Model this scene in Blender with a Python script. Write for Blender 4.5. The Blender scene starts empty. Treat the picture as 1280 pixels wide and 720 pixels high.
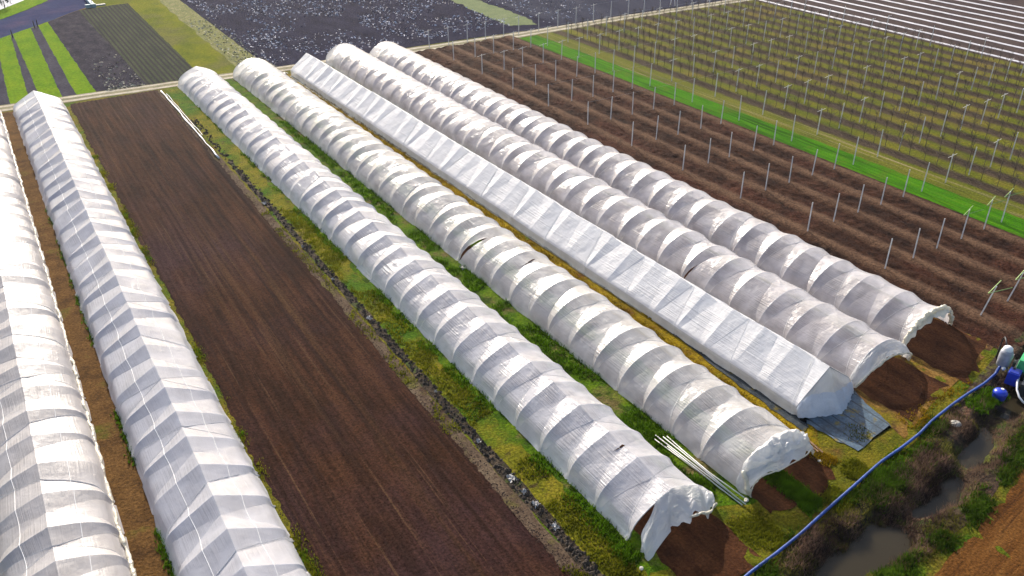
import bpy, math, random
import numpy as np
from mathutils import Vector, Matrix
random.seed(7)
RS = np.random.RandomState(11)
S = bpy.context.scene
C = S.collection
R = random.uniform

# ------------------------------------------------------------------ helpers
def link(o, parent=None):
    C.objects.link(o)
    if parent is not None: o.parent = parent
    return o

def mesh(name, V, F, mats, smooth=False, uv=None, sharp=None, midx=None):
    me = bpy.data.meshes.new(name)
    me.from_pydata([tuple(map(float, v)) for v in V], [], [tuple(f) for f in F])
    for m in (mats if isinstance(mats, (list, tuple)) else [mats]): me.materials.append(m)
    if midx is not None: me.polygons.foreach_set('material_index', midx)
    if smooth: me.polygons.foreach_set('use_smooth', [True]*len(me.polygons))
    if uv is not None:
        l = me.uv_layers.new(name='UVMap')
        vi = np.empty(len(me.loops), dtype=np.int32); me.loops.foreach_get('vertex_index', vi)
        l.data.foreach_set('uv', np.asarray(uv, dtype=np.float32)[vi].ravel())
    if sharp is not None:
        ev = np.empty(len(me.edges)*2, dtype=np.int32); me.edges.foreach_get('vertices', ev)
        ev = ev.reshape(-1, 2)
        s = [bool((min(a, b), max(a, b)) in sharp) for a, b in ev]
        a = me.attributes.new('sharp_edge', 'BOOLEAN', 'EDGE'); a.data.foreach_set('value', s)
    me.update()
    return me

def obj(name, V, F, mat, parent=None, **k):
    return link(bpy.data.objects.new(name, mesh(name, V, F, mat, **k)), parent)

def tag(o, label, cat, group=None):
    o['label'] = label; o['category'] = cat
    if group: o['group'] = group
    return o

def kind(o, k):
    o['kind'] = k
    return o

def thing(name, label, cat, loc=(0, 0, 0), rz=0, group=None):
    o = link(bpy.data.objects.new(name, None))
    o.location = loc; o.rotation_euler = (0, 0, rz); o.empty_display_size = .3
    return tag(o, label, cat, group)

class MB:
    def __init__(s): s.V = []; s.F = []
    def box(s, c, d, rot=None, taper=1.0):
        n = len(s.V); cx, cy, cz = c; a, b, h = d[0]/2, d[1]/2, d[2]/2
        for z, t in ((-h, 1), (h, taper)):
            for x, y in ((-a, -b), (a, -b), (a, b), (-a, b)):
                v = Vector((x*t, y*t, z))
                if rot is not None: v = rot @ v
                s.V.append((v.x+cx, v.y+cy, v.z+cz))
        s.F += [(n, n+3, n+2, n+1), (n+4, n+5, n+6, n+7)] + [(n+i, n+(i+1) % 4, n+4+(i+1) % 4, n+4+i) for i in range(4)]
        return s
    def tube(s, pts, r, k=6, cap=True):
        n = len(s.V); m = len(pts); P = [Vector(p) for p in pts]
        for i, p in enumerate(P):
            t = (P[min(i+1, m-1)]-P[max(i-1, 0)]).normalized()
            up = Vector((0, 0, 1)) if abs(t.z) < .95 else Vector((0, 1, 0))
            a = t.cross(up).normalized(); b = a.cross(t)
            rr = r[i] if hasattr(r, '__len__') else r
            for j in range(k):
                q = p+a*(rr*math.cos(2*math.pi*j/k))+b*(rr*math.sin(2*math.pi*j/k)); s.V.append(tuple(q))
        for i in range(m-1):
            for j in range(k):
                s.F.append((n+i*k+j, n+i*k+(j+1) % k, n+(i+1)*k+(j+1) % k, n+(i+1)*k+j))
        if cap:
            s.F.append(tuple(n+j for j in range(k))[::-1]); s.F.append(tuple(n+(m-1)*k+j for j in range(k)))
        return s
    def lathe(s, prof, c=(0, 0, 0), k=16):
        n = len(s.V)
        for r, z in prof:
            for j in range(k):
                s.V.append((c[0]+r*math.cos(2*math.pi*j/k), c[1]+r*math.sin(2*math.pi*j/k), c[2]+z))
        for i in range(len(prof)-1):
            for j in range(k):
                s.F.append((n+i*k+j, n+i*k+(j+1) % k, n+(i+1)*k+(j+1) % k, n+(i+1)*k+j))
        s.F.append(tuple(n+(len(prof)-1)*k+j for j in range(k)))
        return s
    def build(s, name, mat, parent=None, **k): return obj(name, s.V, s.F, mat, parent, **k)

_T = {}
def vn(x, y, seed=0):
    if seed not in _T: _T[seed] = np.random.RandomState(seed).rand(256, 256)
    T = _T[seed]; x = np.asarray(x, float); y = np.asarray(y, float)
    xi = np.floor(x).astype(int); yi = np.floor(y).astype(int); fx = x-xi; fy = y-yi
    fx = fx*fx*(3-2*fx); fy = fy*fy*(3-2*fy)
    g = lambda a, b: T[a % 256, b % 256]
    return (g(xi, yi)*(1-fx)+g(xi+1, yi)*fx)*(1-fy)+(g(xi, yi+1)*(1-fx)+g(xi+1, yi+1)*fx)*fy

# ------------------------------------------------------------------ materials
def newmat(name):
    m = bpy.data.materials.new(name); m.use_nodes = True
    nt = m.node_tree; nt.nodes.clear()
    return m, nt, nt.nodes.new, nt.links.new

def hexc(c):
    return (c[0], c[1], c[2], 1)

def gm(name, cols, scale=1.0, st=(1, 1), rot=0, patch=None, fine=(14, .45), bump=(.5, 12, .05), rough=.95,
       rows=None, lines=None, spec=.15):
    """ground material: noise ramp, optional patches of another colour, optional rows, fine grain and bump"""
    m, nt, N, L = newmat(name)
    out = N('ShaderNodeOutputMaterial'); b = N('ShaderNodeBsdfPrincipled'); L(b.outputs[0], out.inputs[0])
    b.inputs['Roughness'].default_value = rough; b.inputs['Specular IOR Level'].default_value = spec
    tc = N('ShaderNodeTexCoord')
    rt = N('ShaderNodeMapping'); rt.inputs['Rotation'].default_value = (0, 0, rot); L(tc.outputs['Object'], rt.inputs[0])
    mp = N('ShaderNodeMapping'); mp.inputs['Scale'].default_value = (st[0], st[1], 1); L(rt.outputs[0], mp.inputs[0])
    def noise(vec, sc, det=5, ro=.62):
        n = N('ShaderNodeTexNoise'); n.inputs['Scale'].default_value = sc; n.inputs['Detail'].default_value = det
        n.inputs['Roughness'].default_value = ro; L(vec, n.inputs['Vector']); return n.outputs['Fac']
    def ramp(fac, cs, lo=.33, hi=.67):
        r = N('ShaderNodeValToRGB'); e = r.color_ramp.elements
        while len(e) < len(cs): e.new(.5)
        for i, c in enumerate(cs):
            e[i].position = lo+(hi-lo)*i/max(1, len(cs)-1); e[i].color = hexc(c)
        L(fac, r.inputs[0]); return r.outputs[0]
    def mix(f, a, c, mode='MIX'):
        x = N('ShaderNodeMix'); x.data_type = 'RGBA'; x.blend_type = mode
        if isinstance(f, float): x.inputs[0].default_value = f
        else: L(f, x.inputs[0])
        L(a, x.inputs[6])
        if isinstance(c, tuple): x.inputs[7].default_value = hexc(c)
        else: L(c, x.inputs[7])
        return x.outputs[2]
    def maprange(v, a, c, d=0., e=1.):
        q = N('ShaderNodeMapRange'); L(v, q.inputs[0]); q.inputs[1].default_value = a; q.inputs[2].default_value = c
        q.inputs[3].default_value = d; q.inputs[4].default_value = e; return q.outputs[0]
    def mth(op, a, c):
        q = N('ShaderNodeMath'); q.operation = op
        for i, v in enumerate((a, c)):
            if isinstance(v, (int, float)): q.inputs[i].default_value = v
            else: L(v, q.inputs[i])
        return q.outputs[0]
    col = ramp(noise(mp.outputs[0], scale), cols)
    if patch:
        for pc, ps, lo, hi in patch:
            col = mix(maprange(noise(rt.outputs[0], ps, 6), lo, hi), col, ramp(noise(mp.outputs[0], scale*1.7), pc))
    if lines:
        for lc, lsx, lsy, lo, hi in lines:          # streaks along the furrow
            ml = N('ShaderNodeMapping'); ml.inputs['Scale'].default_value = (lsx, lsy, 1); L(rt.outputs[0], ml.inputs[0])
            col = mix(maprange(noise(ml.outputs[0], 1, 4), lo, hi), col, lc)
    if rows:
        period, x0, wid, soft, rc, wob = rows       # bands of another ground along Y
        sx = N('ShaderNodeSeparateXYZ'); L(rt.outputs[0], sx.inputs[0])
        w = mth('MULTIPLY', mth('SUBTRACT', noise(rt.outputs[0], .9, 5), .5), wob)
        ph = mth('PINGPONG', mth('ADD', mth('SUBTRACT', sx.outputs[0], x0), w), period/2)
        col = mix(maprange(ph, wid/2-soft, wid/2+soft, 1., 0.), col, ramp(noise(mp.outputs[0], scale*1.3), rc))
    if fine:
        f = maprange(noise(rt.outputs[0], fine[0], 4, .7), .3, .7, 1-fine[1], 1+fine[1])
        cb = N('ShaderNodeCombineColor'); [L(f, cb.inputs[i]) for i in range(3)]
        col = mix(1., col, cb.outputs[0], 'MULTIPLY')
    L(col, b.inputs['Base Color'])
    if bump:
        bp = N('ShaderNodeBump'); bp.inputs['Strength'].default_value = bump[0]; bp.inputs['Distance'].default_value = bump[2]
        L(noise(mp.outputs[0] if len(bump) > 3 else rt.outputs[0], bump[1], 5, .65), bp.inputs['Height']); L(bp.outputs[0], b.inputs['Normal'])
    return m

def plain(name, col, rough=.6, var=.25, sc=3., metal=0., bump=.0, spec=.5):
    m, nt, N, L = newmat(name)
    out = N('ShaderNodeOutputMaterial'); b = N('ShaderNodeBsdfPrincipled'); L(b.outputs[0], out.inputs[0])
    b.inputs['Roughness'].default_value = rough; b.inputs['Metallic'].default_value = metal
    b.inputs['Specular IOR Level'].default_value = spec
    tc = N('ShaderNodeTexCoord'); n = N('ShaderNodeTexNoise'); n.inputs['Scale'].default_value = sc; n.inputs['Detail'].default_value = 6
    L(tc.outputs['Object'], n.inputs['Vector'])
    r = N('ShaderNodeValToRGB'); e = r.color_ramp.elements
    e[0].position = .3; e[1].position = .7
    e[0].color = hexc([c*(1-var) for c in col]); e[1].color = hexc([min(1, c*(1+var)) for c in col])
    L(n.outputs['Fac'], r.inputs[0]); L(r.outputs[0], b.inputs['Base Color'])
    if bump:
        bp = N('ShaderNodeBump'); bp.inputs['Strength'].default_value = bump; bp.inputs['Distance'].default_value = .03
        L(n.outputs['Fac'], bp.inputs['Height']); L(bp.outputs[0], b.inputs['Normal'])
    return m

def leafm(name, col, var=.5, sc=.7):
    m, nt, N, L = newmat(name)
    out = N('ShaderNodeOutputMaterial'); d = N('ShaderNodeBsdfDiffuse'); t = N('ShaderNodeBsdfTranslucent')
    tc = N('ShaderNodeTexCoord'); n = N('ShaderNodeTexNoise'); n.inputs['Scale'].default_value = sc; n.inputs['Detail'].default_value = 6
    L(tc.outputs['Object'], n.inputs['Vector'])
    r = N('ShaderNodeValToRGB'); e = r.color_ramp.elements; e[0].position = .3; e[1].position = .7
    e[0].color = hexc([c*(1-var) for c in col]); e[1].color = hexc([min(1, c*(1+var)) for c in col])
    L(n.outputs['Fac'], r.inputs[0]); L(r.outputs[0], d.inputs[0]); L(r.outputs[0], t.inputs[0])
    g = N('ShaderNodeNewGeometry'); up = N('ShaderNodeVectorMath'); up.operation = 'ADD'; up.inputs[1].default_value = (0, 0, .9)
    L(g.outputs['Normal'], up.inputs[0]); nz = N('ShaderNodeVectorMath'); nz.operation = 'NORMALIZE'; L(up.outputs[0], nz.inputs[0])
    L(nz.outputs[0], d.inputs['Normal'])
    a = N('ShaderNodeMixShader'); a.inputs[0].default_value = .45; L(d.outputs[0], a.inputs[1]); L(t.outputs[0], a.inputs[2]); L(a.outputs[0], out.inputs[0])
    return m

def film(name, col=(.84, .84, .86), clear=.15, trans=.45, wr=.5, wsc=(8, .45), gl=.42, dirt=.25, dirtcol=(.55, .5, .42)):
    """polythene sheet: diffuse + translucent + a little see-through + soft sheen, stretched wrinkles"""
    m, nt, N, L = newmat(name)
    out = N('ShaderNodeOutputMaterial'); uv = N('ShaderNodeUVMap')
    mp = N('ShaderNodeMapping'); mp.inputs['Scale'].default_value = (wsc[0], wsc[1], 1); L(uv.outputs[0], mp.inputs[0])
    n = N('ShaderNodeTexNoise'); n.inputs['Scale'].default_value = 1; n.inputs['Detail'].default_value = 4; n.inputs['Roughness'].default_value = .55
    L(mp.outputs[0], n.inputs['Vector'])
    n2 = N('ShaderNodeTexNoise'); n2.inputs['Scale'].default_value = .9; n2.inputs['Detail'].default_value = 4; L(uv.outputs[0], n2.inputs['Vector'])
    # wrinkles come in patches
    mr = N('ShaderNodeMapRange'); L(n2.outputs['Fac'], mr.inputs[0]); mr.inputs[1].default_value = .35; mr.inputs[2].default_value = .65
    mu = N('ShaderNodeMath'); mu.operation = 'MULTIPLY'; L(n.outputs['Fac'], mu.inputs[0]); L(mr.outputs[0], mu.inputs[1])
    n3 = N('ShaderNodeTexNoise'); n3.inputs['Scale'].default_value = 2.2; n3.inputs['Detail'].default_value = 3; L(uv.outputs[0], n3.inputs['Vector'])
    ad = N('ShaderNodeMath'); ad.operation = 'MULTIPLY_ADD'; L(n3.outputs['Fac'], ad.inputs[0]); ad.inputs[1].default_value = .22; L(mu.outputs[0], ad.inputs[2])
    bp = N('ShaderNodeBump'); bp.inputs['Strength'].default_value = wr; bp.inputs['Distance'].default_value = .11
    L(ad.outputs[0], bp.inputs['Height'])
    # dusty film
    nd = N('ShaderNodeTexNoise'); nd.inputs['Scale'].default_value = .5; nd.inputs['Detail'].default_value = 7; nd.inputs['Roughness'].default_value = .65
    L(uv.outputs[0], nd.inputs['Vector'])
    md = N('ShaderNodeMapRange'); L(nd.outputs['Fac'], md.inputs[0]); md.inputs[1].default_value = .4; md.inputs[2].default_value = .75; md.inputs[4].default_value = dirt
    mx = N('ShaderNodeMix'); mx.data_type = 'RGBA'; L(md.outputs[0], mx.inputs[0]); mx.inputs[6].default_value = hexc(col); mx.inputs[7].default_value = hexc(dirtcol)
    d = N('ShaderNodeBsdfDiffuse'); t = N('ShaderNodeBsdfTranslucent'); g = N('ShaderNodeBsdfGlossy'); tr = N('ShaderNodeBsdfTransparent')
    for s in (d, t): L(mx.outputs[2], s.inputs[0])
    for s in (d, t, g): L(bp.outputs[0], s.inputs['Normal'])
    g.inputs['Roughness'].default_value = gl
    a = N('ShaderNodeMixShader'); a.inputs[0].default_value = trans; L(d.outputs[0], a.inputs[1]); L(t.outputs[0], a.inputs[2])
    c = N('ShaderNodeMixShader'); L(a.outputs[0], c.inputs[1]); L(tr.outputs[0], c.inputs[2])
    mc = N('ShaderNodeMapRange'); L(n2.outputs['Fac'], mc.inputs[0]); mc.inputs[1].default_value = .3; mc.inputs[2].default_value = .7
    mc.inputs[3].default_value = clear*.6; mc.inputs[4].default_value = clear*1.4; L(mc.outputs[0], c.inputs[0])
    lw = N('ShaderNodeLayerWeight'); lw.inputs[0].default_value = .5; L(bp.outputs[0], lw.inputs['Normal'])
    pw = N('ShaderNodeMath'); pw.operation = 'POWER'; L(lw.outputs['Facing'], pw.inputs[0]); pw.inputs[1].default_value = 4.
    fr = N('ShaderNodeMath'); fr.operation = 'MULTIPLY_ADD'; L(pw.outputs[0], fr.inputs[0]); fr.inputs[1].default_value = .35; fr.inputs[2].default_value = .045
    e = N('ShaderNodeMixShader'); L(fr.outputs[0], e.inputs[0]); L(c.outputs[0], e.inputs[1]); L(g.outputs[0], e.inputs[2])
    L(e.outputs[0], out.inputs[0])
    return m

M = {}
# soils and grasses (the far soils have bluish distance haze mixed into their colour)
BR = [(.014, .0056, .0030), (.030, .0117, .0056), (.052, .0215, .0100)]
M['field'] = gm('brown_soil', BR, .5, (2.2, .25), patch=[([(.024, .010, .011), (.040, .020, .020)], .05, .45, .62)],
                lines=[((.058, .028, .012), 1.1, .03, .56, .76), ((.016, .007, .005), 3.2, .05, .50, .70), ((.075, .040, .020), 5.5, .06, .60, .74), ((.012, .005, .004), .9, .02, .60, .70)], fine=(9, .7), bump=(.9, 7, .09), spec=.05)
M['ridge'] = gm('ridged_soil', [(.012, .0056, .0040), (.026, .0108, .0062), (.045, .0195, .0105)], .8, (1, .6), fine=(7, .65), bump=(1., 6, .12), spec=.05,
                rows=(2.87, 46.85, 1.0, .30, [(.066, .036, .022), (.105, .060, .036)], .6),
                patch=[([(.042, .014, .009), (.060, .023, .013)], .12, .50, .66)])
M['tunsoil'] = gm('tunnel_soil', [(.022, .0085, .004), (.045, .017, .007), (.070, .028, .011)], .9, (1.5, .4), fine=(8, .5), bump=(.8, 7, .08), spec=.05)
M['ground'] = gm('rough_grass', [(.045, .058, .004), (.100, .092, .006), (.145, .112, .010)], .55, fine=(8, .6), bump=(1., 6, .12), spec=.05,
                 patch=[([(.03, .075, .003), (.055, .10, .004)], .22, .52, .64), ([(.10, .052, .012), (.15, .082, .02)], .35, .56, .70)])
M['olive'] = gm('dry_yellow_grass', [(.060, .072, .004), (.115, .108, .006), (.165, .132, .012)], .7, fine=(7, .6), bump=(1., 6, .12), spec=.05,
                patch=[([(.028, .075, .003), (.06, .11, .004)], .16, .50, .60), ([(.028, .02, .008), (.05, .035, .011)], 1.6, .58, .68), ([(.11, .08, .035), (.15, .105, .05)], .5, .58, .70)])
M['green'] = gm('lush_grass', [(.020, .050, .002), (.052, .102, .002), (.095, .135, .005)], .8, fine=(7, .6), bump=(1., 6, .12), spec=.05,
                patch=[([(.075, .06, .02), (.12, .095, .035)], .5, .52, .64), ([(.018, .034, .003), (.03, .055, .003)], 1.1, .54, .64)])
M['mustard'] = gm('mustard_grass', [(.10, .065, .003), (.18, .122, .004), (.23, .155, .006)], .7, fine=(7, .55), bump=(1., 6, .12), spec=.05,
                  patch=[([(.11, .05, .008), (.07, .035, .006)], .5, .54, .66), ([(.06, .10, .003), (.09, .12, .004)], .3, .58, .68)])
M['dry'] = gm('dead_grass', [(.050, .025, .009), (.090, .046, .014), (.12, .062, .02)], .8, fine=(7, .6), bump=(1., 6, .1), spec=.05,
              patch=[([(.05, .062, .006), (.08, .08, .009)], .4, .58, .70)])
M['tramp'] = gm('trampled_earth', [(.046, .031, .021), (.080, .055, .037), (.105, .076, .05)], .8, (1, .5), fine=(8, .55), bump=(.8, 7, .08), spec=.05,
                patch=[([(.07, .07, .012), (.10, .09, .016)], .4, .54, .68), ([(.03, .017, .011), (.05, .028, .018)], .9, .54, .66)])
M['ditch'] = gm('ditch_mud', [(.012, .008, .005), (.032, .022, .014), (.08, .058, .038)], 1.2, fine=(6, .7), bump=(1., 5, .2),
                patch=[([(.03, .05, .008), (.05, .07, .01)], .7, .54, .64)])
M['bank'] = gm('ditch_bank', [(.016, .010, .007), (.042, .026, .016), (.085, .058, .036)], 1.6, fine=(6, .7), bump=(1., 5, .2),
               patch=[([(.040, .050, .006), (.085, .082, .012)], .8, .50, .60), ([(.10, .050, .028), (.13, .072, .045)], .7, .55, .66), ([(.02, .045, .004), (.04, .07, .008)], .6, .56, .66)])
M['bright'] = gm('bright_green_grass', [(.022, .085, .001), (.036, .132, .001), (.056, .155, .002)], .8, (2.2, .25), fine=(7, .35), bump=(.6, 6, .08), spec=.03,
                 lines=[((.014, .055, .001), 2.4, .05, .50, .66), ((.06, .13, .004), 1.3, .05, .60, .72)], patch=[([(.05, .10, .004), (.07, .11, .008)], .3, .54, .66)])
M['orch'] = gm('orchard_grass', [(.054, .068, .004), (.084, .090, .005), (.115, .106, .007)], .5, (1, .4), fine=(5, .5), bump=(.8, 5, .12), spec=.05,
               rows=(3.06, 65.55, 1.55, .28, [(.032, .022, .014), (.058, .041, .027)], .8),
               patch=[([(.10, .082, .012), (.13, .098, .018)], .12, .5, .64)])
M['track'] = gm('yellow_headland', [(.060, .072, .006), (.088, .094, .007), (.115, .108, .012)], .7, (1.2, .2), fine=(6, .5), bump=(.8, 6, .1), spec=.05,
                lines=[((.20, .165, .08), 1.6, .03, .54, .68), ((.09, .075, .05), 1.1, .03, .56, .68)])
M['mulchsoil'] = gm('strip_field_soil', [(.030, .021, .022), (.048, .032, .030), (.065, .046, .040)], .5, (1, .3), fine=(5, .4), bump=(.8, 5, .12), spec=.05)
M['rfield'] = gm('orange_soil', [(.050, .019, .005), (.098, .040, .009), (.13, .057, .014)], .8, (.25, 2.0), rot=-.14, fine=(8, .5), bump=(.9, 7, .1), spec=.05,
                 lines=[((.042, .017, .006), .05, 2.0, .54, .66)])
M['headland'] = gm('sandy_headland', [(.095, .048, .012), (.155, .083, .02), (.21, .12, .032)], .8, fine=(7, .5), bump=(.9, 6, .1), spec=.05,
                   patch=[([(.11, .092, .006), (.15, .115, .008)], .35, .54, .64), ([(.05, .025, .013), (.075, .04, .018)], .6, .56, .66)])
M['far1'] = gm('speckled_far_soil', [(.014, .013, .021), (.024, .022, .033), (.042, .038, .047)], .8, (1, .5), fine=(3, .5), bump=(.8, 4, .15), spec=.02)  # blue-violet of distance haze painted into the soil colour
M['far2'] = gm('row_crop_far', [(.024, .032, .019), (.036, .044, .024), (.048, .054, .03)], .7, (1, .2), fine=(3, .3), bump=(.7, 4, .12), spec=.02,
               rows=(.55, 14., .24, .06, [(.017, .016, .020), (.024, .022, .025)], .1))
M['fargrey'] = gm('grey_far_soil', [(.022, .021, .033), (.036, .034, .048), (.05, .046, .06)], .6, (1, .3), fine=(3, .35), bump=(.7, 4, .1), spec=.02)  # soil colour tinted for distance haze
M['fargreen'] = gm('spring_green_crop', [(.064, .135, .002), (.095, .170, .002), (.12, .185, .003)], .5, (1, .4), fine=(3, .35), bump=(.7, 4, .15), spec=.02)
M['farolive'] = gm('olive_fallow', [(.070, .088, .005), (.108, .118, .006), (.135, .13, .01)], .3, (1, .5), fine=(3, .35), bump=(.7, 4, .15), spec=.02,
                   patch=[([(.08, .085, .02), (.11, .105, .028)], .12, .5, .62)])
M['flecksoil'] = gm('dark_far_soil', [(.007, .007, .019), (.013, .013, .030), (.022, .022, .043)], .5, (1, .5), fine=(2.5, .5), bump=(.9, 3, .2), spec=.02)  # base colour shifted to blue to stand in for haze
M['farplain'] = gm('slate_far_soil', [(.018, .020, .036), (.026, .028, .046), (.034, .036, .054)], .25, (1, .3), fine=(2.5, .3), bump=(.7, 3, .15), spec=.02)  # haze blue put into the soil colour here too
M['navy'] = gm('dark_blue_field', [(.012, .016, .060), (.018, .026, .075), (.022, .040, .085)], .06, (1, 1), fine=(2.5, .2), bump=(.5, 3, .1), spec=.02,
               patch=[([(.045, .034, .075), (.06, .042, .08)], .09, .52, .66)])
M['farband'] = gm('dull_green_band', [(.065, .095, .030), (.085, .115, .038), (.10, .125, .05)], .4, fine=(3, .3), bump=(.7, 4, .12))
M['pebble'] = gm('stony_margin', [(.070, .082, .012), (.105, .108, .018), (.14, .13, .045)], 1.2, (1, .6), fine=(3, .6), bump=(.9, 4, .15))
M['yard'] = gm('pale_gravel', [(.42, .42, .44), (.52, .52, .54)], .3, fine=(3, .12), bump=(.3, 4, .05))
M['road'] = gm('farm_track', [(.10, .095, .05), (.15, .135, .075), (.19, .17, .10)], .6, fine=(4, .4), bump=(.7, 5, .08))
M['rut'] = gm('worn_wheel_track', [(.26, .22, .165), (.34, .30, .23), (.40, .36, .29)], .6, fine=(4, .3), bump=(.5, 6, .05))
def water(name, col, rough, bsc):
    m, nt, N, L = newmat(name)
    out = N('ShaderNodeOutputMaterial'); b = N('ShaderNodeBsdfPrincipled'); L(b.outputs[0], out.inputs[0])
    b.inputs['Base Color'].default_value = hexc(col); b.inputs['Roughness'].default_value = rough; b.inputs['IOR'].default_value = 1.33; b.inputs['Specular IOR Level'].default_value = .3
    tc = N('ShaderNodeTexCoord'); n = N('ShaderNodeTexNoise'); n.inputs['Scale'].default_value = bsc; n.inputs['Detail'].default_value = 3
    L(tc.outputs['Object'], n.inputs['Vector']); bp = N('ShaderNodeBump'); bp.inputs['Strength'].default_value = .12; bp.inputs['Distance'].default_value = .05
    L(n.outputs['Fac'], bp.inputs['Height']); L(bp.outputs[0], b.inputs['Normal'])
    return m
M['pond'] = water('murky_water', (.030, .024, .014), .10, 2.)
M['river'] = water('river_water', (.012, .018, .05), .10, .8)
# films
M['filmA'] = film('film_cream', (.72, .69, .69), .22, .46, .45, (11, .3), dirt=.30, dirtcol=(.66, .58, .50))
M['filmB'] = film('film_bluish', (.78, .78, .84), .24, .46, .35, (9, .25), .25, dirt=.15)
M['filmC'] = film('film_white', (.84, .83, .88), .26, .46, .65, (12, .22), .28, dirt=.2)
M['filmD'] = film('film_clearer', (.86, .84, .84), .34, .48, .65, (13, .22), .26, dirt=.3)
M['filmE'] = film('film_new', (.95, .94, .95), .10, .40, .55, (12, .25), .55, dirt=.1)
M['filmF'] = film('film_grey', (.85, .82, .85), .38, .48, .6, (13, .22), .26, dirt=.3)
M['clear'] = film('clear_sheet', (.86, .86, .82), .26, .4, .5, (6, .6), .3, dirt=.4)
M['endfilm'] = film('end_sheet', (.78, .78, .78), .16, .42, .9, (5, 5), .28, dirt=.45, dirtcol=(.50, .47, .40))
M['roll'] = film('yellowed_film', (.80, .76, .64), .03, .30, 1., (4, 4), .35, dirt=.5, dirtcol=(.50, .42, .26))
M['scrap'] = plain('white_plastic', (.72, .72, .72), .45, .2, 4)
M['dscrap'] = plain('dirty_plastic', (.26, .25, .24), .6, .45, 4)
M['steel'] = plain('galvanised_pipe', (.42, .42, .43), .45, .15, 3, .6)
M['rope'] = plain('white_rope', (.75, .74, .72), .8, .1, 5)
M['pole'] = plain('concrete_pole', (.74, .71, .68), .9, .15, 2.5)
M['arm'] = plain('pale_arm', (.60, .57, .52), .8, .2, 3)
M['greenarm'] = plain('green_arm', (.24, .36, .10), .6, .2, 3)
M['bark'] = plain('sapling_bark', (.050, .037, .029), .95, .4, 4)
M['twig'] = plain('bare_twigs', (.110, .080, .056), .95, .35, 2)
M['blue'] = plain('blue_hose', (.003, .040, .21), .5, .3, 2)
M['bluedrum'] = plain('blue_plastic', (.010, .035, .42), .3, .2, 3)
M['grey'] = plain('grey_painted_metal', (.28, .29, .33), .5, .25, 3)
M['white'] = plain('white_fitting', (.75, .75, .74), .4, .1, 3)
M['greenpaint'] = plain('green_paint', (.045, .36, .14), .4, .25, 3)
M['black'] = plain('black_rubber', (.02, .02, .022), .6, .3, 3)
M['mat'] = gm('blue_grey_weave', [(.026, .050, .075), (.050, .085, .12), (.080, .120, .155)], 1.5, rows=(.62, .1, .09, .03, [(.012, .02, .03), (.02, .03, .04)], .1), fine=(10, .4), bump=(.4, 8, .03), rough=.6, spec=.4,
              patch=[([(.12, .095, .012), (.15, .11, .012)], 1.1, .56, .63), ([(.02, .03, .04), (.035, .05, .065)], .6, .5, .64)])
M['pvc'] = plain('white_pvc', (.55, .55, .53), .4, .12, 3)
M['wood'] = plain('weathered_wood', (.16, .09, .05), .85, .4, 5)
M['stone'] = plain('pale_stone', (.45, .42, .36), .9, .25, 5, bump=.5)
M['clod'] = plain('dark_clod', (.036, .026, .018), 1., .6, 2)
M['fleck'] = plain('pale_fleck', (.52, .52, .58), .8, .35, .6)
M['pebfleck'] = plain('pale_stubble', (.36, .34, .25), .9, .35, .6)
M['bladeG'] = leafm('green_blade', (.052, .110, .004), .6, 1.5)
M['bladeO'] = leafm('yellow_blade', (.115, .120, .007))
M['bladeM'] = leafm('mustard_blade', (.19, .120, .006))
M['reed'] = leafm('dry_reed', (.150, .095, .066))
M['reedp'] = leafm('dark_reed', (.060, .036, .030))
M['leaf'] = leafm('weed_leaf', (.042, .078, .006), .6, 1.5)
M['concrete'] = plain('wet_concrete', (.20, .30, .33), .7, .25, 1.2)
M['mulch'] = plain('white_mulch_film', (.60, .58, .60), .5, .18, 1.)
M['wire'] = plain('trellis_wire', (.30, .30, .30), .5, .1, 3)

# ------------------------------------------------------------------ ditch / terrain shape
DX = [0, 14, 20, 24.5, 28, 32, 36, 41, 50, 70]
DY = [9.0, 10.9, 12.2, 13.15, 13.3, 13.5, 14.5, 15.7, 17.8, 22.0]
def dcen(x): return np.interp(x, DX, DY)
def dbed(x): return np.interp(x, [20, 27.6, 29.4, 38, 45], [.62, .58, .20, .24, .35])
def terr(x, y):
    x = np.asarray(x, float); y = np.asarray(y, float)
    c = dcen(x); b = dbed(x); o = y-c; b = b*np.where((x > 20) & (x < 46), .45+1.1*vn(x*.45, x*0+3.3, 7), 1)
    o = o+(vn(x*1.1, y*1.1, 3)-.5)*.55+(vn(x*3.1, y*3.1, 4)-.5)*.22
    bw = np.where(o > 0, .95, .95)
    t = np.clip((np.abs(o)-b)/bw, 0, 1); t = t*t*(3-2*t)
    z = -.80*(1-t)*(1-.55*np.exp(-((x-29.2)/.7)**2)-.5*np.exp(-((x-34.2)/.6)**2)-.5*np.exp(-((x-39)/1.2)**2))
    near = np.exp(-((y-c)/3.)**2)
    return z+near*((vn(x*1.6, y*1.6, 5)-.5)*.16+(vn(x*4, y*4, 6)-.5)*.08)

def grid(name, X, Y, zf, mat, parent=None, smooth=True, wrapx=None):
    """X, Y 1-D arrays; zf(x, y) gives height; wrapx(x, y) may shift the edges"""
    gx, gy = np.meshgrid(X, Y)
    if wrapx is not None: gx, gy = wrapx(gx, gy)
    z = zf(gx, gy); V = np.stack([gx.ravel(), gy.ravel(), z.ravel()], 1)
    nx, ny = len(X), len(Y)
    i = np.arange(nx*ny).reshape(ny, nx)
    F = np.stack([i[:-1, :-1].ravel(), i[:-1, 1:].ravel(), i[1:, 1:].ravel(), i[1:, :-1].ravel()], 1)
    return obj(name, V, F.tolist(), mat, parent, smooth=smooth)

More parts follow.
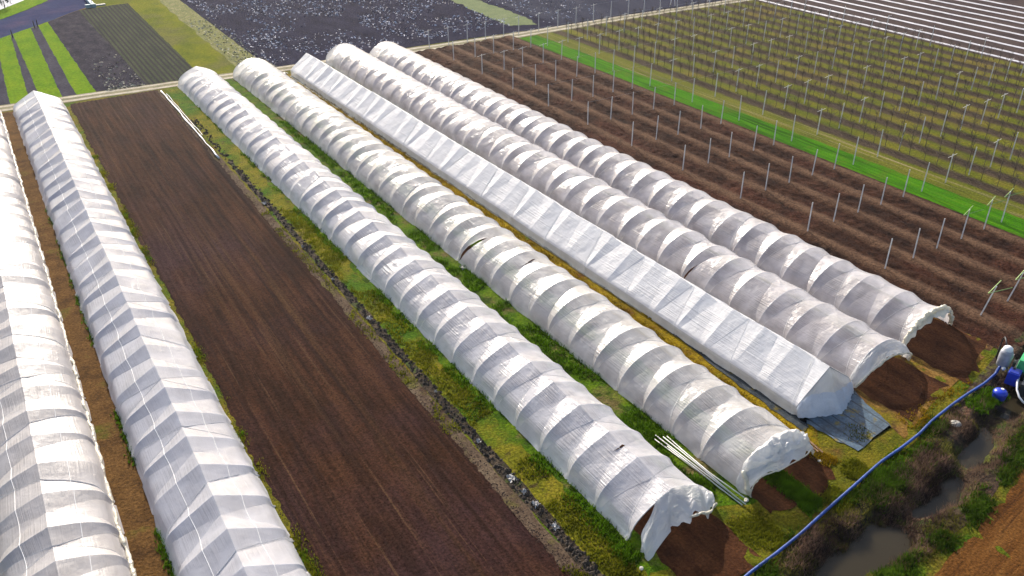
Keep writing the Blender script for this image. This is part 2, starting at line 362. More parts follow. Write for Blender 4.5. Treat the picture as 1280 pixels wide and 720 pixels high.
xs = np.concatenate([[-600, -200, -80, -30, 0, 8], np.arange(12, 62.01, .35), [70, 90, 130, 200, 400, 700]])
ys = np.concatenate([[-300, -80, -20, 0, 5], np.arange(8, 22.01, .35), [26, 34, 50, 80, 110, 130]])
def groundz(x, y):
    o = y-dcen(x); return terr(x, y)-np.where((o > -1.4) & (o < 1.7), .25, 0)*np.where((x > 8) & (x < 62), 1, 0)
def gz(x, y):
    inside = (x > 9) & (x < 62) & (y > 7) & (y < 22)
    return np.where(inside, groundz(np.where(inside, x, 30), np.where(inside, y, 14)), 0)-.002
# base ground: sheet in front of the dark field plus the land beyond it
kind(grid('ground', xs, ys, gz, M['ground']), 'structure')
kind(obj('far_ground', [(15.6, 130, -.002), (700, 130, -.002), (700, 900, -.002), (15.6, 900, -.002)], [(0, 1, 2, 3)], M['farolive']), 'structure')
# ditch lining draped in the channel
def ditchstrip():
    u = np.arange(9.5, 61.5, .22); w = np.arange(-1.75, 2.06, .19)
    gx, gw = np.meshgrid(u, w); gy = dcen(gx)+gw
    z = terr(gx, gy)+.006
    V = np.stack([gx.ravel(), gy.ravel(), z.ravel()], 1); nx, ny = len(u), len(w); i = np.arange(nx*ny).reshape(ny, nx)
    F = np.stack([i[:-1, :-1].ravel(), i[:-1, 1:].ravel(), i[1:, 1:].ravel(), i[1:, :-1].ravel()], 1)
    cy = (np.abs(gw[:-1, :-1]+.1) < 0).ravel()
    kind(obj('ditch_bank', V, F.tolist(), M['bank'], smooth=True), 'structure')
    w = np.array([-1.6, 0, 1.9]); gx, gw = np.meshgrid(u, w); V = np.stack([gx.ravel(), (dcen(gx)+gw).ravel(), np.full(gx.size, -.52)], 1)
    nx, ny = len(u), 3; i = np.arange(nx*ny).reshape(ny, nx)
    F = np.stack([i[:-1, :-1].ravel(), i[:-1, 1:].ravel(), i[1:, 1:].ravel(), i[1:, :-1].ravel()], 1)
    kind(obj('ditch_water', V, F.tolist(), M['pond']), 'structure')
ditchstrip()

# ------------------------------------------------------------------ flat strips and fields
LV = [0]
def strip(name, L, Rr, mat, lev, jit=.12, n=None, end=.15, seed=0):
    """a sheet between polyline L (near->far) and polyline Rr, ragged edges"""
    L = np.array(L, float); Rr = np.array(Rr, float)
    ln = max(np.linalg.norm(L[-1]-L[0]), np.linalg.norm(Rr[-1]-Rr[0])); n = n or int(max(4, min(320, ln/.35)))
    def rs(P):
        d = np.concatenate([[0], np.cumsum(np.linalg.norm(np.diff(P, axis=0), axis=1))]); t = np.linspace(0, d[-1], n+1)
        return np.stack([np.interp(t, d, P[:, 0]), np.interp(t, d, P[:, 1])], 1)
    A, B = rs(L), rs(Rr); t = np.linspace(0, ln, n+1)
    dirv = (B-A)/np.maximum(1e-6, np.linalg.norm(B-A, axis=1))[:, None]
    ja = (vn(t*.9, t*0+.5, 20+seed)-.5)*2*jit+(vn(t*2.7, t*0+9.5, 21+seed)-.5)*jit*1.2
    jb = (vn(t*.9, t*0+30.5, 22+seed)-.5)*2*jit+(vn(t*2.7, t*0+49.5, 23+seed)-.5)*jit*1.2
    A = A+dirv*ja[:, None]; B = B+dirv*jb[:, None]
    m = 6; V = []; F = []
    for k in range(m+1):
        P = A+(B-A)*k/m
        e0 = (RS.rand()-.5)*2*end; e1 = (RS.rand()-.5)*2*end
        along = (P[-1]-P[0])/np.linalg.norm(P[-1]-P[0]); P = P.copy(); P[0] += along*e0; P[-1] += along*e1
        V += [(p[0], p[1], .004*lev) for p in P]
    for k in range(m):
        for i in range(n):
            a = k*(n+1)+i; F.append((a, a+n+1, a+n+2, a+1))
    o = obj(name, V, F, mat); return kind(o, 'structure')

strip('dry_grass_strip', [(-1.6, 2), (-1.6, 98)], [(.7, 2), (.3, 98)], M['dry'], 1)
strip('field_edge_grass', [(4.6, 2), (4.6, 97.5)], [(5.75, 2), (5.65, 97.5)], M['ground'], 1, .2)
strip('trampled_path', [(14.0, 2), (13.9, 97)], [(15.0, 2), (14.7, 97)], M['tramp'], 1, .08)
strip('drain_trench', [(14.95, 13), (15.0, 72)], [(15.6, 13), (15.35, 72)], M['ditch'], 2, .10)
strip('grass_verge', [(15.5, 15.5), (15.1, 98)], [(18.2, 15.5), (17.4, 98)], M['olive'], 1, .15)
strip('green_grass_edge', [(16.9, 17), (16.7, 97)], [(18.3, 17), (17.6, 97)], M['green'], 2, .35, seed=3)
strip('green_grass_lane', [(21.7, 18.5), (20.9, 97)], [(24.2, 17.5), (23.4, 97)], M['green'], 1, .15)
strip('mustard_grass_lane', [(28.2, 17.5), (27.1, 95)], [(30.6, 20), (29.2, 95)], M['mustard'], 1, .12)
strip('headland', [(33.3, 16.9), (34.0, 21.6)], [(53, 20.6), (53, 26)], M['headland'], 1, .3, end=.4)
# brown ploughed field with fine furrows
def fz(x, y):
    e = np.clip(np.minimum(x-5.35, 14.3-x)/.35, 0, 1)
    h = .016*np.sin(x*2*math.pi/.42+1.5*vn(x*.3, y*.15, 35))+.030*(vn(x*3.4, y*2.6, 30)-.5)+.05*(vn(x*1.1, y*.08, 31)-.5)+.035*(vn(x*7, y*5, 32)-.5)
    return .006+e*(h+.06)
def fw(x, y):
    s = (vn(y*.35, y*0+3, 33)-.5)*.22+(vn(y*2.9, y*0+7, 34)-.5)*.22
    k = np.where(np.abs(x-5.4) < .01, 1, np.where(np.abs(x-14.25) < .01, 1, 0)); return x+k*s+(-.02*0), y
kind(grid('brown_field', np.linspace(5.4, 14.25, 118), np.arange(2, 97.2, .2), fz, M['field'], wrapx=fw), 'structure')
# ridged soil between the tunnels and the orchard
def rz_(x, y):
    ph = (x-46.85+2.87/2) % 2.87-2.87/2+(vn(y*.5, y*0+2, 41)-.5)*.25
    r = .15*np.exp(-(ph/.52)**2)
    cl = (1-np.exp(-(ph/.5)**2))
    e = np.clip(np.minimum(x-44.7, 59.3-x)/.3, 0, 1)*np.clip((y-18.4-.15*(x-45))/.6, 0, 1)
    return .008+e*np.maximum(0, r+.07+cl*(.16*(vn(x*3, y*2.2, 42)-.4)+.10*(vn(x*6.5, y*5, 43)-.5))+.03*(vn(x*8, y*8, 44)-.5))
def rw_(x, y): return x, y
kind(grid('ridged_soil_field', np.linspace(44.6, 59.35, 130), np.arange(18.2, 95.2, .2), rz_, M['ridge']), 'structure')
strip('bright_green_strip', [(59.3, 18), (59.4, 93.7)], [(62.3, 18), (62.3, 93.7)], M['bright'], 2, .10)
strip('grass_track', [(62.2, 18), (62.2, 94)], [(64.7, 18), (64.7, 94)], M['track'], 1, .1)
strip('orchard_ground', [(64.7, 10), (64.7, 94.2)], [(102, 10), (102, 93)], M['orch'], 2, .1)
strip('strip_field', [(101.8, 10), (101.8, 93.4)], [(190, 10), (190, 90)], M['mulchsoil'], 3, .1)
strip('ploughed_field', [(2, 0), (60, 0)][::-1], [(60, 18.2), (37.8, 13.0), (35, 12.0), (31, 11.3), (27, 10.7), (20, 9.4), (2, 6)], M['rfield'], 3, .25, n=200)
# soil beds inside and in front of the tunnels
strip('soil_bed', [(-5.9, 2), (-5.9, 98)], [(-1.2, 2), (-1.2, 98)], M['tunsoil'], 2)
strip('soil_bed', [(.5, 2), (.3, 98)], [(5.0, 2), (4.9, 98)], M['tunsoil'], 2)
strip('soil_bed', [(17.9, 15.2), (18.6, 24), (17.0, 97)], [(21.6, 15.0), (21.9, 24), (21.0, 97)], M['tunsoil'], 4, .2, end=.4)
strip('soil_bed', [(23.9, 16.6), (23.3, 97)], [(25.4, 16.6), (24.8, 97)], M['tunsoil'], 4, .15, end=.3, seed=5)
strip('soil_bed', [(26.5, 16.2), (26.0, 97)], [(28.5, 16.9), (27.3, 97)], M['tunsoil'], 4, .15, end=.3, seed=9)
strip('green_bed_middle', [(25.3, 15.6), (24.7, 97)], [(26.6, 15.6), (26.1, 97)], M['green'], 3, .2, end=.3, seed=2)
strip('soil_bed', [(30.2, 20.3), (29.1, 94)], [(34.2, 20.3), (33.2, 94)], M['tunsoil'], 3)
strip('soil_bed', [(34.7, 17.6), (34.2, 97)], [(39.0, 18.2), (38.4, 97)], M['tunsoil'], 4, .2, end=.3)
strip('soil_bed', [(40.0, 17.6), (39.0, 95)], [(44.6, 19.4), (43.4, 95)], M['tunsoil'], 4, .25, end=.3)
# farm track and the fields beyond it
RD = [(-120, 105), (-1, 99.6), (16.8, 98.3), (45, 96.2), (60, 95.2), (80, 95.1), (101, 94.1), (200, 90)]
rd = np.array(RD)
strip('farm_track', rd-[0, 1.25], rd+[0, 1.25], M['road'], 5, .18, n=420)
strip('wheel_track', rd-[0, .95], rd-[0, .42], M['rut'], 6, .10, n=420, seed=1)
strip('wheel_track', rd+[0, .42], rd+[0, .95], M['rut'], 6, .10, n=420, seed=4)
def yroad(x): return np.interp(x, rd[:, 0], rd[:, 1])+1.1
def ybank(x): return np.interp(x, [-150, -40, 1.4, 8.1, 12.9, 15.5], [108, 116, 132.3, 139.4, 145.0, 146.2])
def far(name, xa0, xa1, xb0, xb1, mat, lev, ya=None, yb=None, jit=.07, seed=0):
    ya0 = yroad(xa0); yb0 = yroad(xb0)
    return strip(name, [(xa0, ya0), (xa1, ya if ya else ybank(xa1))], [(xb0, yb0), (xb1, yb if yb else ybank(xb1))], mat, lev, jit, n=60, seed=seed)
far('grey_green_field', -60, -60, .2, .9, M['fargrey'], 1)
far('green_crop_strip', .1, .9, 8.6, 8.1, M['fargreen'], 2)
far('bare_soil_strip', 2.0, 2.8, 3.1, 3.1, M['fargrey'], 3, jit=.06)
far('bare_soil_strip', 5.1, 5.55, 6.5, 6.6, M['fargrey'], 3, jit=.06)
far('dark_soil_field', 8.5, 8.0, 13.9, 12.9, M['far1'], 4)
far('row_crop_field', 13.8, 12.8, 19.8, 20.1, M['far2'], 5, yb=146)
far('olive_fallow', 19.7, 20.0, 25.2, 25.2, M['farolive'], 4, 215, 215)
far('stony_margin', 24.2, 25.0, 28.4, 28.6, M['pebble'], 5, 215, 215, .25)
far('fleck_field', 27.4, 27.6, 68, 68, M['flecksoil'], 6, 215, 215)
strip('dull_green_band', [(61.8, 100.2), (62.4, 110), (63.2, 122), (60, 215)], [(65.2, 98.8), (66.8, 103), (66.3, 120), (64, 215)], M['farband'], 7, .4)
far('slate_field', 66.5, 66.5, 240, 240, M['farplain'], 5, 215, 215)
# low dark blue field (no water) with its banks
strip('dark_field', [(-150, 108.6), (-40, 116.8), (1.4, 132.9), (8.1, 140.0), (12.9, 145.5), (14.9, 147.5), (15.3, 156), (15.6, 230)][::1],
      [(-150, 124), (-40, 131), (-5, 141.5), (2.4, 145.9), (6, 150.5), (9.5, 156), (11, 165), (11, 230)], M['navy'], -22, .12)
def bank(name, P, Q, z0, z1, mat):
    P = np.array(P, float); Q = np.array(Q, float); n = len(P)
    V = [(p[0], p[1], z0) for p in P]+[(q[0], q[1], z1) for q in Q]
    return kind(obj(name, V, [(i, i+1, n+i+1, n+i) for i in range(n-1)], mat), 'structure')
BK = [(-150, 107.9), (-40, 116.0), (1.4, 132.2), (8.1, 139.3), (12.9, 144.9), (15.5, 146.2)]
bank('field_bank', BK, [(a-.2, b+1.1) for a, b in BK], .002, -.35, M['farolive'])
BF = [(-150, 124), (-40, 131), (-5, 141.5), (2.4, 145.9), (6, 150.5), (9.5, 156), (11, 165), (11, 230)]
strip('far_meadow', [(a+.3, b-.4) for a, b in BF], [(-150, 150), (-40, 150), (-5, 151.0), (2.9, 152.7), (6.7, 158.2), (9, 168), (9, 180), (9, 230)], M['fargreen'], -14, .15)
strip('gravel_yard', [(-150, 149.5), (-40, 149.5), (-5, 150.8), (2.9, 152.5), (6.7, 158), (9, 168), (9, 230)], [(-150, 260), (-60, 260), (-30, 260), (-20, 260), (-10, 260), (0, 260), (9, 260)], M['yard'], -12, .1)

# ------------------------------------------------------------------ plastic tunnels
def profile(ctrl, w, ridge, n=13):
    """ctrl: (x from left foot, z) up to the crown at w/2; returns arrays x (centred), z, nx, nz, u, ridge index"""
    P = np.array(ctrl, float); k = len(P)
    def cr(i, t):
        p0, p1, p2 = P[max(i-1, 0)], P[i], P[i+1]
        p3 = P[i+2] if i+2 < k else (P[i+1]+(P[i+1]-P[i])*.6 if ridge else np.array([w-P[i][0], P[i][1]]))
        return .5*((2*p1)+(-p0+p2)*t+(2*p0-5*p1+4*p2-p3)*t*t+(-p0+3*p1-3*p2+p3)*t**3)
    Q = np.array([cr(i, t) for i in range(k-1) for t in np.linspace(0, 1, 12, endpoint=False)]+[P[-1]])
    d = np.concatenate([[0], np.cumsum(np.linalg.norm(np.diff(Q, axis=0), axis=1))]); t = np.linspace(0, d[-1], n)
    x = np.interp(t, d, Q[:, 0])-w/2; z = np.interp(t, d, Q[:, 1])
    X = np.concatenate([x, -x[-2::-1]]); Z = np.concatenate([z, z[-2::-1]])
    tx = np.gradient(X); tz = np.gradient(Z); l = np.hypot(tx, tz)
    s = np.concatenate([[0], np.cumsum(np.hypot(np.diff(X), np.diff(Z)))])
    return X, Z, -tz/l, tx/l, np.linspace(0, 1, len(X)), s, n-1

def tunnel(label, xf, xb, yf, yb, w, ctrl, ridge, mat, bay=2.2, sag=.24, holes=(), seed=0, xstyle=.7, wall=None, tapes=()):
    """xf, xb: x of the centre line at the near and far end"""
    rnd = random.Random(100+seed); Lh = math.hypot(xb-xf, yb-yf)
    t = thing('plastic_tunnel', label, 'plastic tunnel', (xf, yf, 0), -math.atan2(xb-xf, yb-yf), 'rows of white plastic tunnels')
    X, Z, NX, NZ, U, Sg, ic = profile(ctrl, w, ridge); n = len(X)
    nb = round(Lh/bay); Y = np.linspace(0, Lh, nb+1); Y[1:-1] += np.array([rnd.uniform(-.10, .10) for _ in range(nb-1)])
    hsc = [1+rnd.uniform(-.02, .025) for _ in Y]; hx = [rnd.uniform(-.03, .03) for _ in Y]
    footm = np.clip(Z/.35, 0, 1)
    V = []; UVs = []; F = []; sharp = set(); mi = []; ropes = []; gaps = {}; kinds = []
    def row(yv, dep, k, f, vdep):
        h = hsc[k]*(1-f)+hsc[k+1]*f; ox = hx[k]*(1-f)+hx[k+1]*f
        base = len(V)
        for j in range(n):
            d = dep[j]
            V.append((X[j]*1.0-NX[j]*d*-1*-1+ox*footm[j], yv[j], max(.0, Z[j]*h-NZ[j]*d)))
            UVs.append((Sg[j], yv[j]+seed*13))
        return base
    rows_ = []
    for k in range(nb):
        b0, b1 = Y[k], Y[k+1]; st = rnd.random()
        e = lambda: rnd.uniform(-.05, .05)
        r1 = (.08+e())+(.84+e())*U; r2 = (.92+e())-(.84+e())*U
        if st < xstyle: a, b = np.minimum(r1, r2), np.maximum(r1, r2)
        elif st < (1+xstyle)/2: a = r1; b = r1+.04
        else: a = r2; b = r2+.04
        mid = (a+b)/2; gap = np.maximum(b-a, .04); a = np.clip(mid-gap/2, .05, .90); b = np.clip(mid+gap/2, .10, .95)
        amp = sag*rnd.uniform(.65, 1.25)
        side = np.sqrt(np.clip(np.minimum(a, 1-b), .02, .5)/.5)
        dd = amp*(.30+.70*side)*(.35+.65*footm)*np.clip(Z/.12, 0, 1)
        if wall is not None: dd = dd*np.clip((Z-wall)/.25, 0, 1)
        wob = lambda: np.array([rnd.uniform(-.012, .012) for _ in range(n)])
        zer = np.zeros(n)
        spec = [(zer, zer), (a*.5, dd*.56+wob()), (a, dd), (mid, dd*1.10+wob()), (b, dd), ((1+b)/2, dd*.56+wob())]
        sl = [q for q in holes if b0 <= q[0] < b1]
        for si, (v, dp) in enumerate(spec):
            yv = b0+(b1-b0)*v
            if si == 4 and sl:
                _, u0, u1, wd, sk = sl[0]
                g = np.clip((U-u0)/(u1-u0), 0, 1); g = np.where((U > u0) & (U < u1), np.sin(np.pi*g)**.7*wd*np.array([rnd.uniform(.6, 1.3) for _ in U]), 0)
                gaps[len(rows_)] = g
                rows_.append(row(yv-g*(1-sk), dp, k, float(np.mean(v)), None)); rows_.append(row(yv+g*sk, dp-.06*(g > 0), k, float(np.mean(v)), None))
                kinds += [4, 5]
            else:
                rows_.append(row(yv, dp, k, float(np.mean(v)), None)); kinds.append(si)
        ropes.append((k, b0, b1, a, b, dd))
    rows_.append(row(np.full(n, Y[-1]), np.zeros(n), nb-1, 1., None)); kinds.append(0)
    # scalloped loose foot of the sheet
    for ri, bs in enumerate(rows_):
        for j in (0, n-1):
            q = V[bs+j]; s = -1 if j == 0 else 1
            V[bs+j] = (q[0]+s*(.02 if kinds[ri] == 0 else rnd.uniform(.02, .14)), q[1], .012 if kinds[ri] else .02)
    for r in range(len(rows_)-1):
        for j in range(n-1):
            A, B = rows_[r]+j, rows_[r+1]+j
            if r in gaps: continue
            F.append((A, A+1, B+1, B)); mi.append(1 if (wall is not None and (Z[j]+Z[j+1])/2 < wall) else 0)
        if kinds[r] in (0, 2, 4):
            for j in range(n-1): sharp.add((rows_[r]+j, rows_[r]+j+1))
    if ridge:
        for r in range(len(rows_)-1): sharp.add(tuple(sorted((rows_[r]+ic, rows_[r+1]+ic))))
    obj('cover', V, F, [mat, M['clear']], t, smooth=True, uv=UVs, sharp=sharp, midx=mi)
    if tapes:
        for u in tapes:
            pts = []
            for rb in rows_:
                a = np.array([V[rb+j] for j in range(n)]); pts.append((np.interp(u, U, a[:, 0])+np.interp(u, U, NX)*.006, a[0][1] if False else np.interp(u, U, a[:, 1]), np.interp(u, U, a[:, 2])+np.interp(u, U, NZ)*.006))
            MB().tube(pts, .014, 4).build('seam_tape', M['rope'], t)
    # hoops (pipes just under the sheet)
    hp = MB().tube([(x*1-nx*.035, 0, max(0, z-nz*.035)) for x, z, nx, nz in zip(X, Z, NX, NZ)], .026, 5)
    hm = mesh('hoop', hp.V, hp.F, M['steel'], smooth=True)
    for k in range(nb+1):
        o = link(bpy.data.objects.new('hoop', hm), t); o.location = (hx[k], Y[k], 0); o.scale = (1, 1, hsc[k])
    # tie ropes over the sheet
    for q, (k, b0, b1, a, b, dd) in enumerate(ropes):
        if q % 2: continue
        for v in (a, b):
            h = (hsc[k]+hsc[k+1])/2
            pts = [(X[j]+NX[j]*(.012-dd[j]), b0+(b1-b0)*v[j], max(.01, Z[j]*h+NZ[j]*(.012-dd[j]))) for j in range(n)]
            MB().tube(pts, .008, 4).build('tie_rope', M['rope'], t)
    # purlin along the crown
    MB().tube([(0, 0, Z[ic]-.42), (0, Lh, Z[ic]-.42)], .024, 5).build('ridge_pipe', M['steel'], t)
    return t, (X, Z, NX, NZ, U, Sg, ic, Lh)

def sheet(name, parent, fn, nu, nv, mat, uvs=1., smooth=True):
    V = []; UV = []; F = []
    for i in range(nv+1):
        for j in range(nu+1):
            V.append(fn(j/nu, i/nv)); UV.append((j/nu*6*uvs, i/nv*2*uvs))
    for i in range(nv):
        for j in range(nu):
            a = i*(nu+1)+j; F.append((a, a+1, a+nu+2, a+nu+1))
    return obj(name, V, F, mat, parent, smooth=smooth, uv=UV)

def P_at(pr, u):
    X, Z, NX, NZ, U = pr[:5]
    return np.interp(u, U, X), np.interp(u, U, Z), np.interp(u, U, NX), np.interp(u, U, NZ)

def lumpy(name, parent, pts, r, mat, seed, lump=.35, k=10):
    """crumpled roll or gather of film along a path: correlated noise, not beads"""
    n = len(pts); mb = MB(); m = 5*n; q = np.array(pts, float); t = np.linspace(0, n-1, m)
    P = np.stack([np.interp(t, range(n), q[:, c]) for c in range(3)], 1)
    for c in range(3): P[:, c] += (vn(t*.9, t*0+seed*3.1+c*17, 80)-.5)*r*1.3
    P[:, 2] = np.maximum(P[:, 2], .03)
    rr = r*(1+lump*2*(vn(t*1.4, t*0+seed*5.3, 81)-.5)); rr[0] *= .5; rr[-1] *= .5
    mb.tube([tuple(p) for p in P], rr, k)
    V = np.array(mb.V); cen = np.repeat(P, k, axis=0); d = V-cen
    f = 1+1.1*lump*(vn(V[:, 0]*5+V[:, 2]*3, V[:, 1]*7+V[:, 2]*5+seed, 82)-.5)+.5*lump*(vn(np.tile(np.arange(k), m)*1.7, np.repeat(t, k)*.7+seed, 83)-.5)
    V = cen+d*f[:, None]
    UV = [(v[0]*2, v[1]*2+v[2]*2) for v in V]
    return obj(name, V, mb.F, mat, parent, smooth=True, uv=UV)

def flap(t, pr, dy, hs, ws=1., lump=.05, mat=None, tail=None, rag=.08, seed=1, u0=0., u1=1., gap=None):
    """loose sheet hanging forward of the first hoop, its free edge lower than the hoop"""
    ph = [R(0, 6) for _ in range(4)]
    def edge(u):
        x, z, nx, nz = P_at(pr, u)
        yy = -dy*(.55+.45*math.sin(math.pi*u))*(1+.12*math.sin(9*u+ph[0])); zz = max(.03, z*hs+rag*math.sin(23*u+ph[1])*min(1, z))
        if tail is not None and u < tail[0]:
            f = 1-u/tail[0]; yy -= tail[1]*f; zz = max(.03, zz*(1-f*.8))
        return x*ws, yy, zz
    def fn(a, b):
        u = u0+(u1-u0)*a; x, z, nx, nz = P_at(pr, u); ex, ey, ez = edge(u)
        bul = math.sin(math.pi*b)*.10
        if gap and u < gap[0]:
            g = (1-u/gap[0])**.7; return (x+(ex-x)*b+.10*math.sin(b*5+u*30)*g, -gap[1]*g*(1-b)+ey*b-.05*math.sin(14*b)*g, max(.02, z*(1-.10*g)*(1-b)+ez*b))
        wv = lump*(b**.6)*(math.sin(31*u+ph[2]+5*b)+.7*math.sin(67*u+ph[3]+9*b))*(.6+.8*float(vn(u*9, b*2+seed, 95)))
        return (x+(ex-x)*b+nx*(bul+wv), .02+ey*b+wv*.8, max(.02, z+(ez-z)*b+nz*(bul+wv)))
    sheet('front_flap', t, fn, 60, 10, mat or M['endfilm'])
    return [edge(u0+(u1-u0)*i/22) for i in range(23)]

def curtain(t, pr, y, dy, mat, name='end_panel', fold=.03, bot=0.0, uvs=1.):
    X, Z = pr[0], pr[1]; hmax = max(Z)
    def fn(a, b):
        x, z, nx, nz = P_at(pr, a)
        f = (z/hmax)
        return (x*(1-.02*b), y+dy*f*(b**.8)+fold*b*f*(math.sin(x*9+b*2)+.6*math.sin(x*21)), max(bot if b > .99 else 0.01, z*(1-b)))
    return sheet(name, t, fn, 40, 8, mat, uvs)

pA = [(0, 0), (.10, .55), (.42, 1.05), (1.25, 1.55), (2.45, 1.95)]
pB = [(0, 0), (.06, .45), (.30, .78), (1.15, 1.28), (2.35, 1.92)]
pC = [(0, 0), (.10, .52), (.40, .97), (1.15, 1.45), (2.3, 1.90)]
pD = [(0, 0), (.06, .52), (.36, 1.03), (1.0, 1.52), (1.7, 1.80), (2.375, 1.88)]
pE = [(0, 0), (.0, .30), (.02, .58), (.55, 1.02), (1.3, 1.58), (2.15, 2.22)]
pF = [(0, 0), (.06, .54), (.36, 1.05), (1.0, 1.56), (1.7, 1.86), (2.35, 1.95)]

A, prA = tunnel('cream white film tunnel cut by the left photo edge, with rolled film along its foot', -3.55, -3.35, 2, 98.5, 4.9, pA, True, M['filmA'], 2.25, .18, seed=1, xstyle=.5, tapes=(.32, .68))
B, prB = tunnel('bluish white ridged tunnel between the cream tunnel and the wide brown field', 2.85, 2.55, 2, 97.5, 4.7, pB, True, M['filmB'], 2.3, .17, seed=2, xstyle=.5, tapes=(.30, .70))
Ct, prC = tunnel('white tunnel right of the brown field with torn sheet over its near end', 19.85, 18.9, 19.0, 97.2, 4.6, pC, True, M['filmC'], 2.22, .175, seed=3,
                 holes=((2.5, .45, .53, .08, .5),))
D, prD = tunnel('round tunnel with a dark slit in its left side and pipes lying beside it', 26.2, 25.05, 18.9, 97, 4.75, pD, False, M['filmD'], 2.18, .18, seed=4,
                holes=((24.2, .02, .40, .27, .5), (19.6, .44, .56, .09, .5)))
E_, prE = tunnel('white gable roofed tunnel with clear side wall and closed near end', 32.3, 30.8, 21.0, 94.5, 4.3, pE, True, M['filmE'], 2.2, .10, seed=5, wall=.57, xstyle=.4)
F_, prF = tunnel('round tunnel with drooping open end between gable roofed tunnel and outermost right tunnel', 36.95, 36.2, 21.2, 97, 4.7, pF, False, M['filmF'], 2.2, .175, seed=6,
                 holes=((11.6, .03, .22, .12, .5),))
G_, prG = tunnel('outermost right round tunnel beside ridged soil, thick yellowed roll at its mouth', 42.2, 40.9, 21.8, 95, 4.7, pF, False, M['filmF'], 2.2, .175, seed=7)
# near ends
ed = flap(Ct, prC, 1.2, .62, .98, .10, M['endfilm'], tail=(.45, .55), rag=.11, gap=(.34, .75))
lumpy('gathered_edge', Ct, ed[11:], .05, M['roll'], 3, .5)
ed = flap(D, prD, 1.05, .62, .98, .05, M['endfilm'], tail=(.16, .35), rag=.05)
def puff(a, b):
    u = .16+.72*a; x, z, nx, nz = P_at(prD, u); th = math.pi*b; sz = .16+.20*math.sin(math.pi*a)
    cr = .9*(float(vn(a*9, b*3, 90))-.5)+.7*(float(vn(a*24, b*7, 91))-.5)
    rad = sz*math.sin(th)*(1+1.4*cr); y = .12-.95*b*(.5+.5*math.sin(math.pi*a))+.12*cr
    return (x+nx*rad, y, max(.05, z*(1-.22*b)+nz*rad))
sheet('gathered_edge', D, puff, 90, 18, M['endfilm'])
lumpy('hem', D, ed, .03, M['roll'], 5)
lumpy('hanging_tail', D, [(-2.16, -.1, 1.05), (-2.30, -.4, .72), (-2.30, -.6, .4), (-2.28, -.72, .05)], .13, M['roll'], 6, .4)
ed = flap(F_, prF, .75, .70, .99, .03, M['endfilm'], rag=.03)
lumpy('rolled_edge', F_, ed, .055, M['roll'], 7, .5)
lumpy('rolled_edge', G_, [(float(P_at(prG, u)[0])*1.02, -.10, float(P_at(prG, u)[1])*1.0+.02) for u in np.linspace(.02, .98, 24)], .115, M['roll'], 8, .7)
ed = flap(G_, prG, .45, .84, 1., .06, M['roll'], rag=.06)
curtain(E_, prE, .0, -1.0, M['endfilm'], fold=.03)
def lowsheet(a, b):
    u = .06+.88*a; x, z, nx, nz = P_at(prE, u); top = min(float(z), .85+.25*math.sin(a*5)); zz = top*(1-b)
    bb = 1-zz/max(float(z), .05)
    return (x*1.02, -.07-1.0*(z/2.36)*(bb**.8)-.30*b*math.sin(math.pi*a)+.035*math.sin(x*9)+.03*math.sin(x*23), max(.03, zz))
sheet('lower_sheet', E_, lowsheet, 40, 8, film('bluish_sheet', (.68, .72, .80), .12, .4, .9, (4, 4), .3, dirt=.4, dirtcol=(.30, .35, .45)))
# far ends
for t, pr in ((Ct, prC), (D, prD), (F_, prF), (G_, prG)): curtain(t, pr, pr[7]+.02, .9, M['clear'], 'back_panel')
for t, pr in ((A, prA), (B, prB), (E_, prE)): curtain(t, pr, pr[7]+.02, .05, M['endfilm'], 'back_panel', .005)
# rolled film along the right foot of the cream tunnel
lumpy('rolled_film', A, [(2.42+R(-.05, .05), y, .16+R(-.03, .10)) for y in np.arange(.5, 96, .55)], .085, M['roll'], 12, .45, 6)

# ------------------------------------------------------------------ poles, arms, wires
CAMR = np.array([[0.84793236, -0.27804631, 0.45133244], [-0.53003811, -0.43122652, 0.73013923], [-0.008386, -0.85833207, -0.51302606]])
CAMP = np.array([0, 0, 28.])
def px(p):
    c = CAMR.T @ (np.array(p)-CAMP); return 640+1040*c[0]/c[2], 360+1040*c[1]/c[2], c[2]
def seen(x, y, z=1., m=60):
    a, b, d = px((x, y, z)); return d > 0 and -m < a < 1280+m and -m < b < 720+m
PX = [46.9, 49.75, 52.45, 55.25, 57.9, 60.4]+[63.6+3.06*i for i in range(13)]
PY = [21.35+6.72*k for k in range(12)]
ORD = ['first', 'second', 'third', 'fourth', 'fifth', 'sixth', 'seventh', 'eighth', 'ninth', 'tenth', 'eleventh', 'twelfth', 'thirteenth', 'fourteenth']
pm = MB().box((0, 0, 1.225), (.062, .062, 2.55), taper=.85)
pmesh = mesh('post', pm.V, pm.F, M['pole'])
am = MB().box((0, 0, 2.36), (1.1, .028, .03), Matrix.Rotation(math.radians(-7), 3, 'Y')); amesh = mesh('crossarm', am.V, am.F, M['arm'])
def armv(mat):
    mb = MB()
    for s in (-1, 1): mb.tube([(-.75, -.10, 2.28), (.85, -.1+s*.38, 2.46)], .03, 4)
    return mesh('crossarm', mb.V, mb.F, mat)
vmesh = armv(M['greenarm'])
toplinks = []
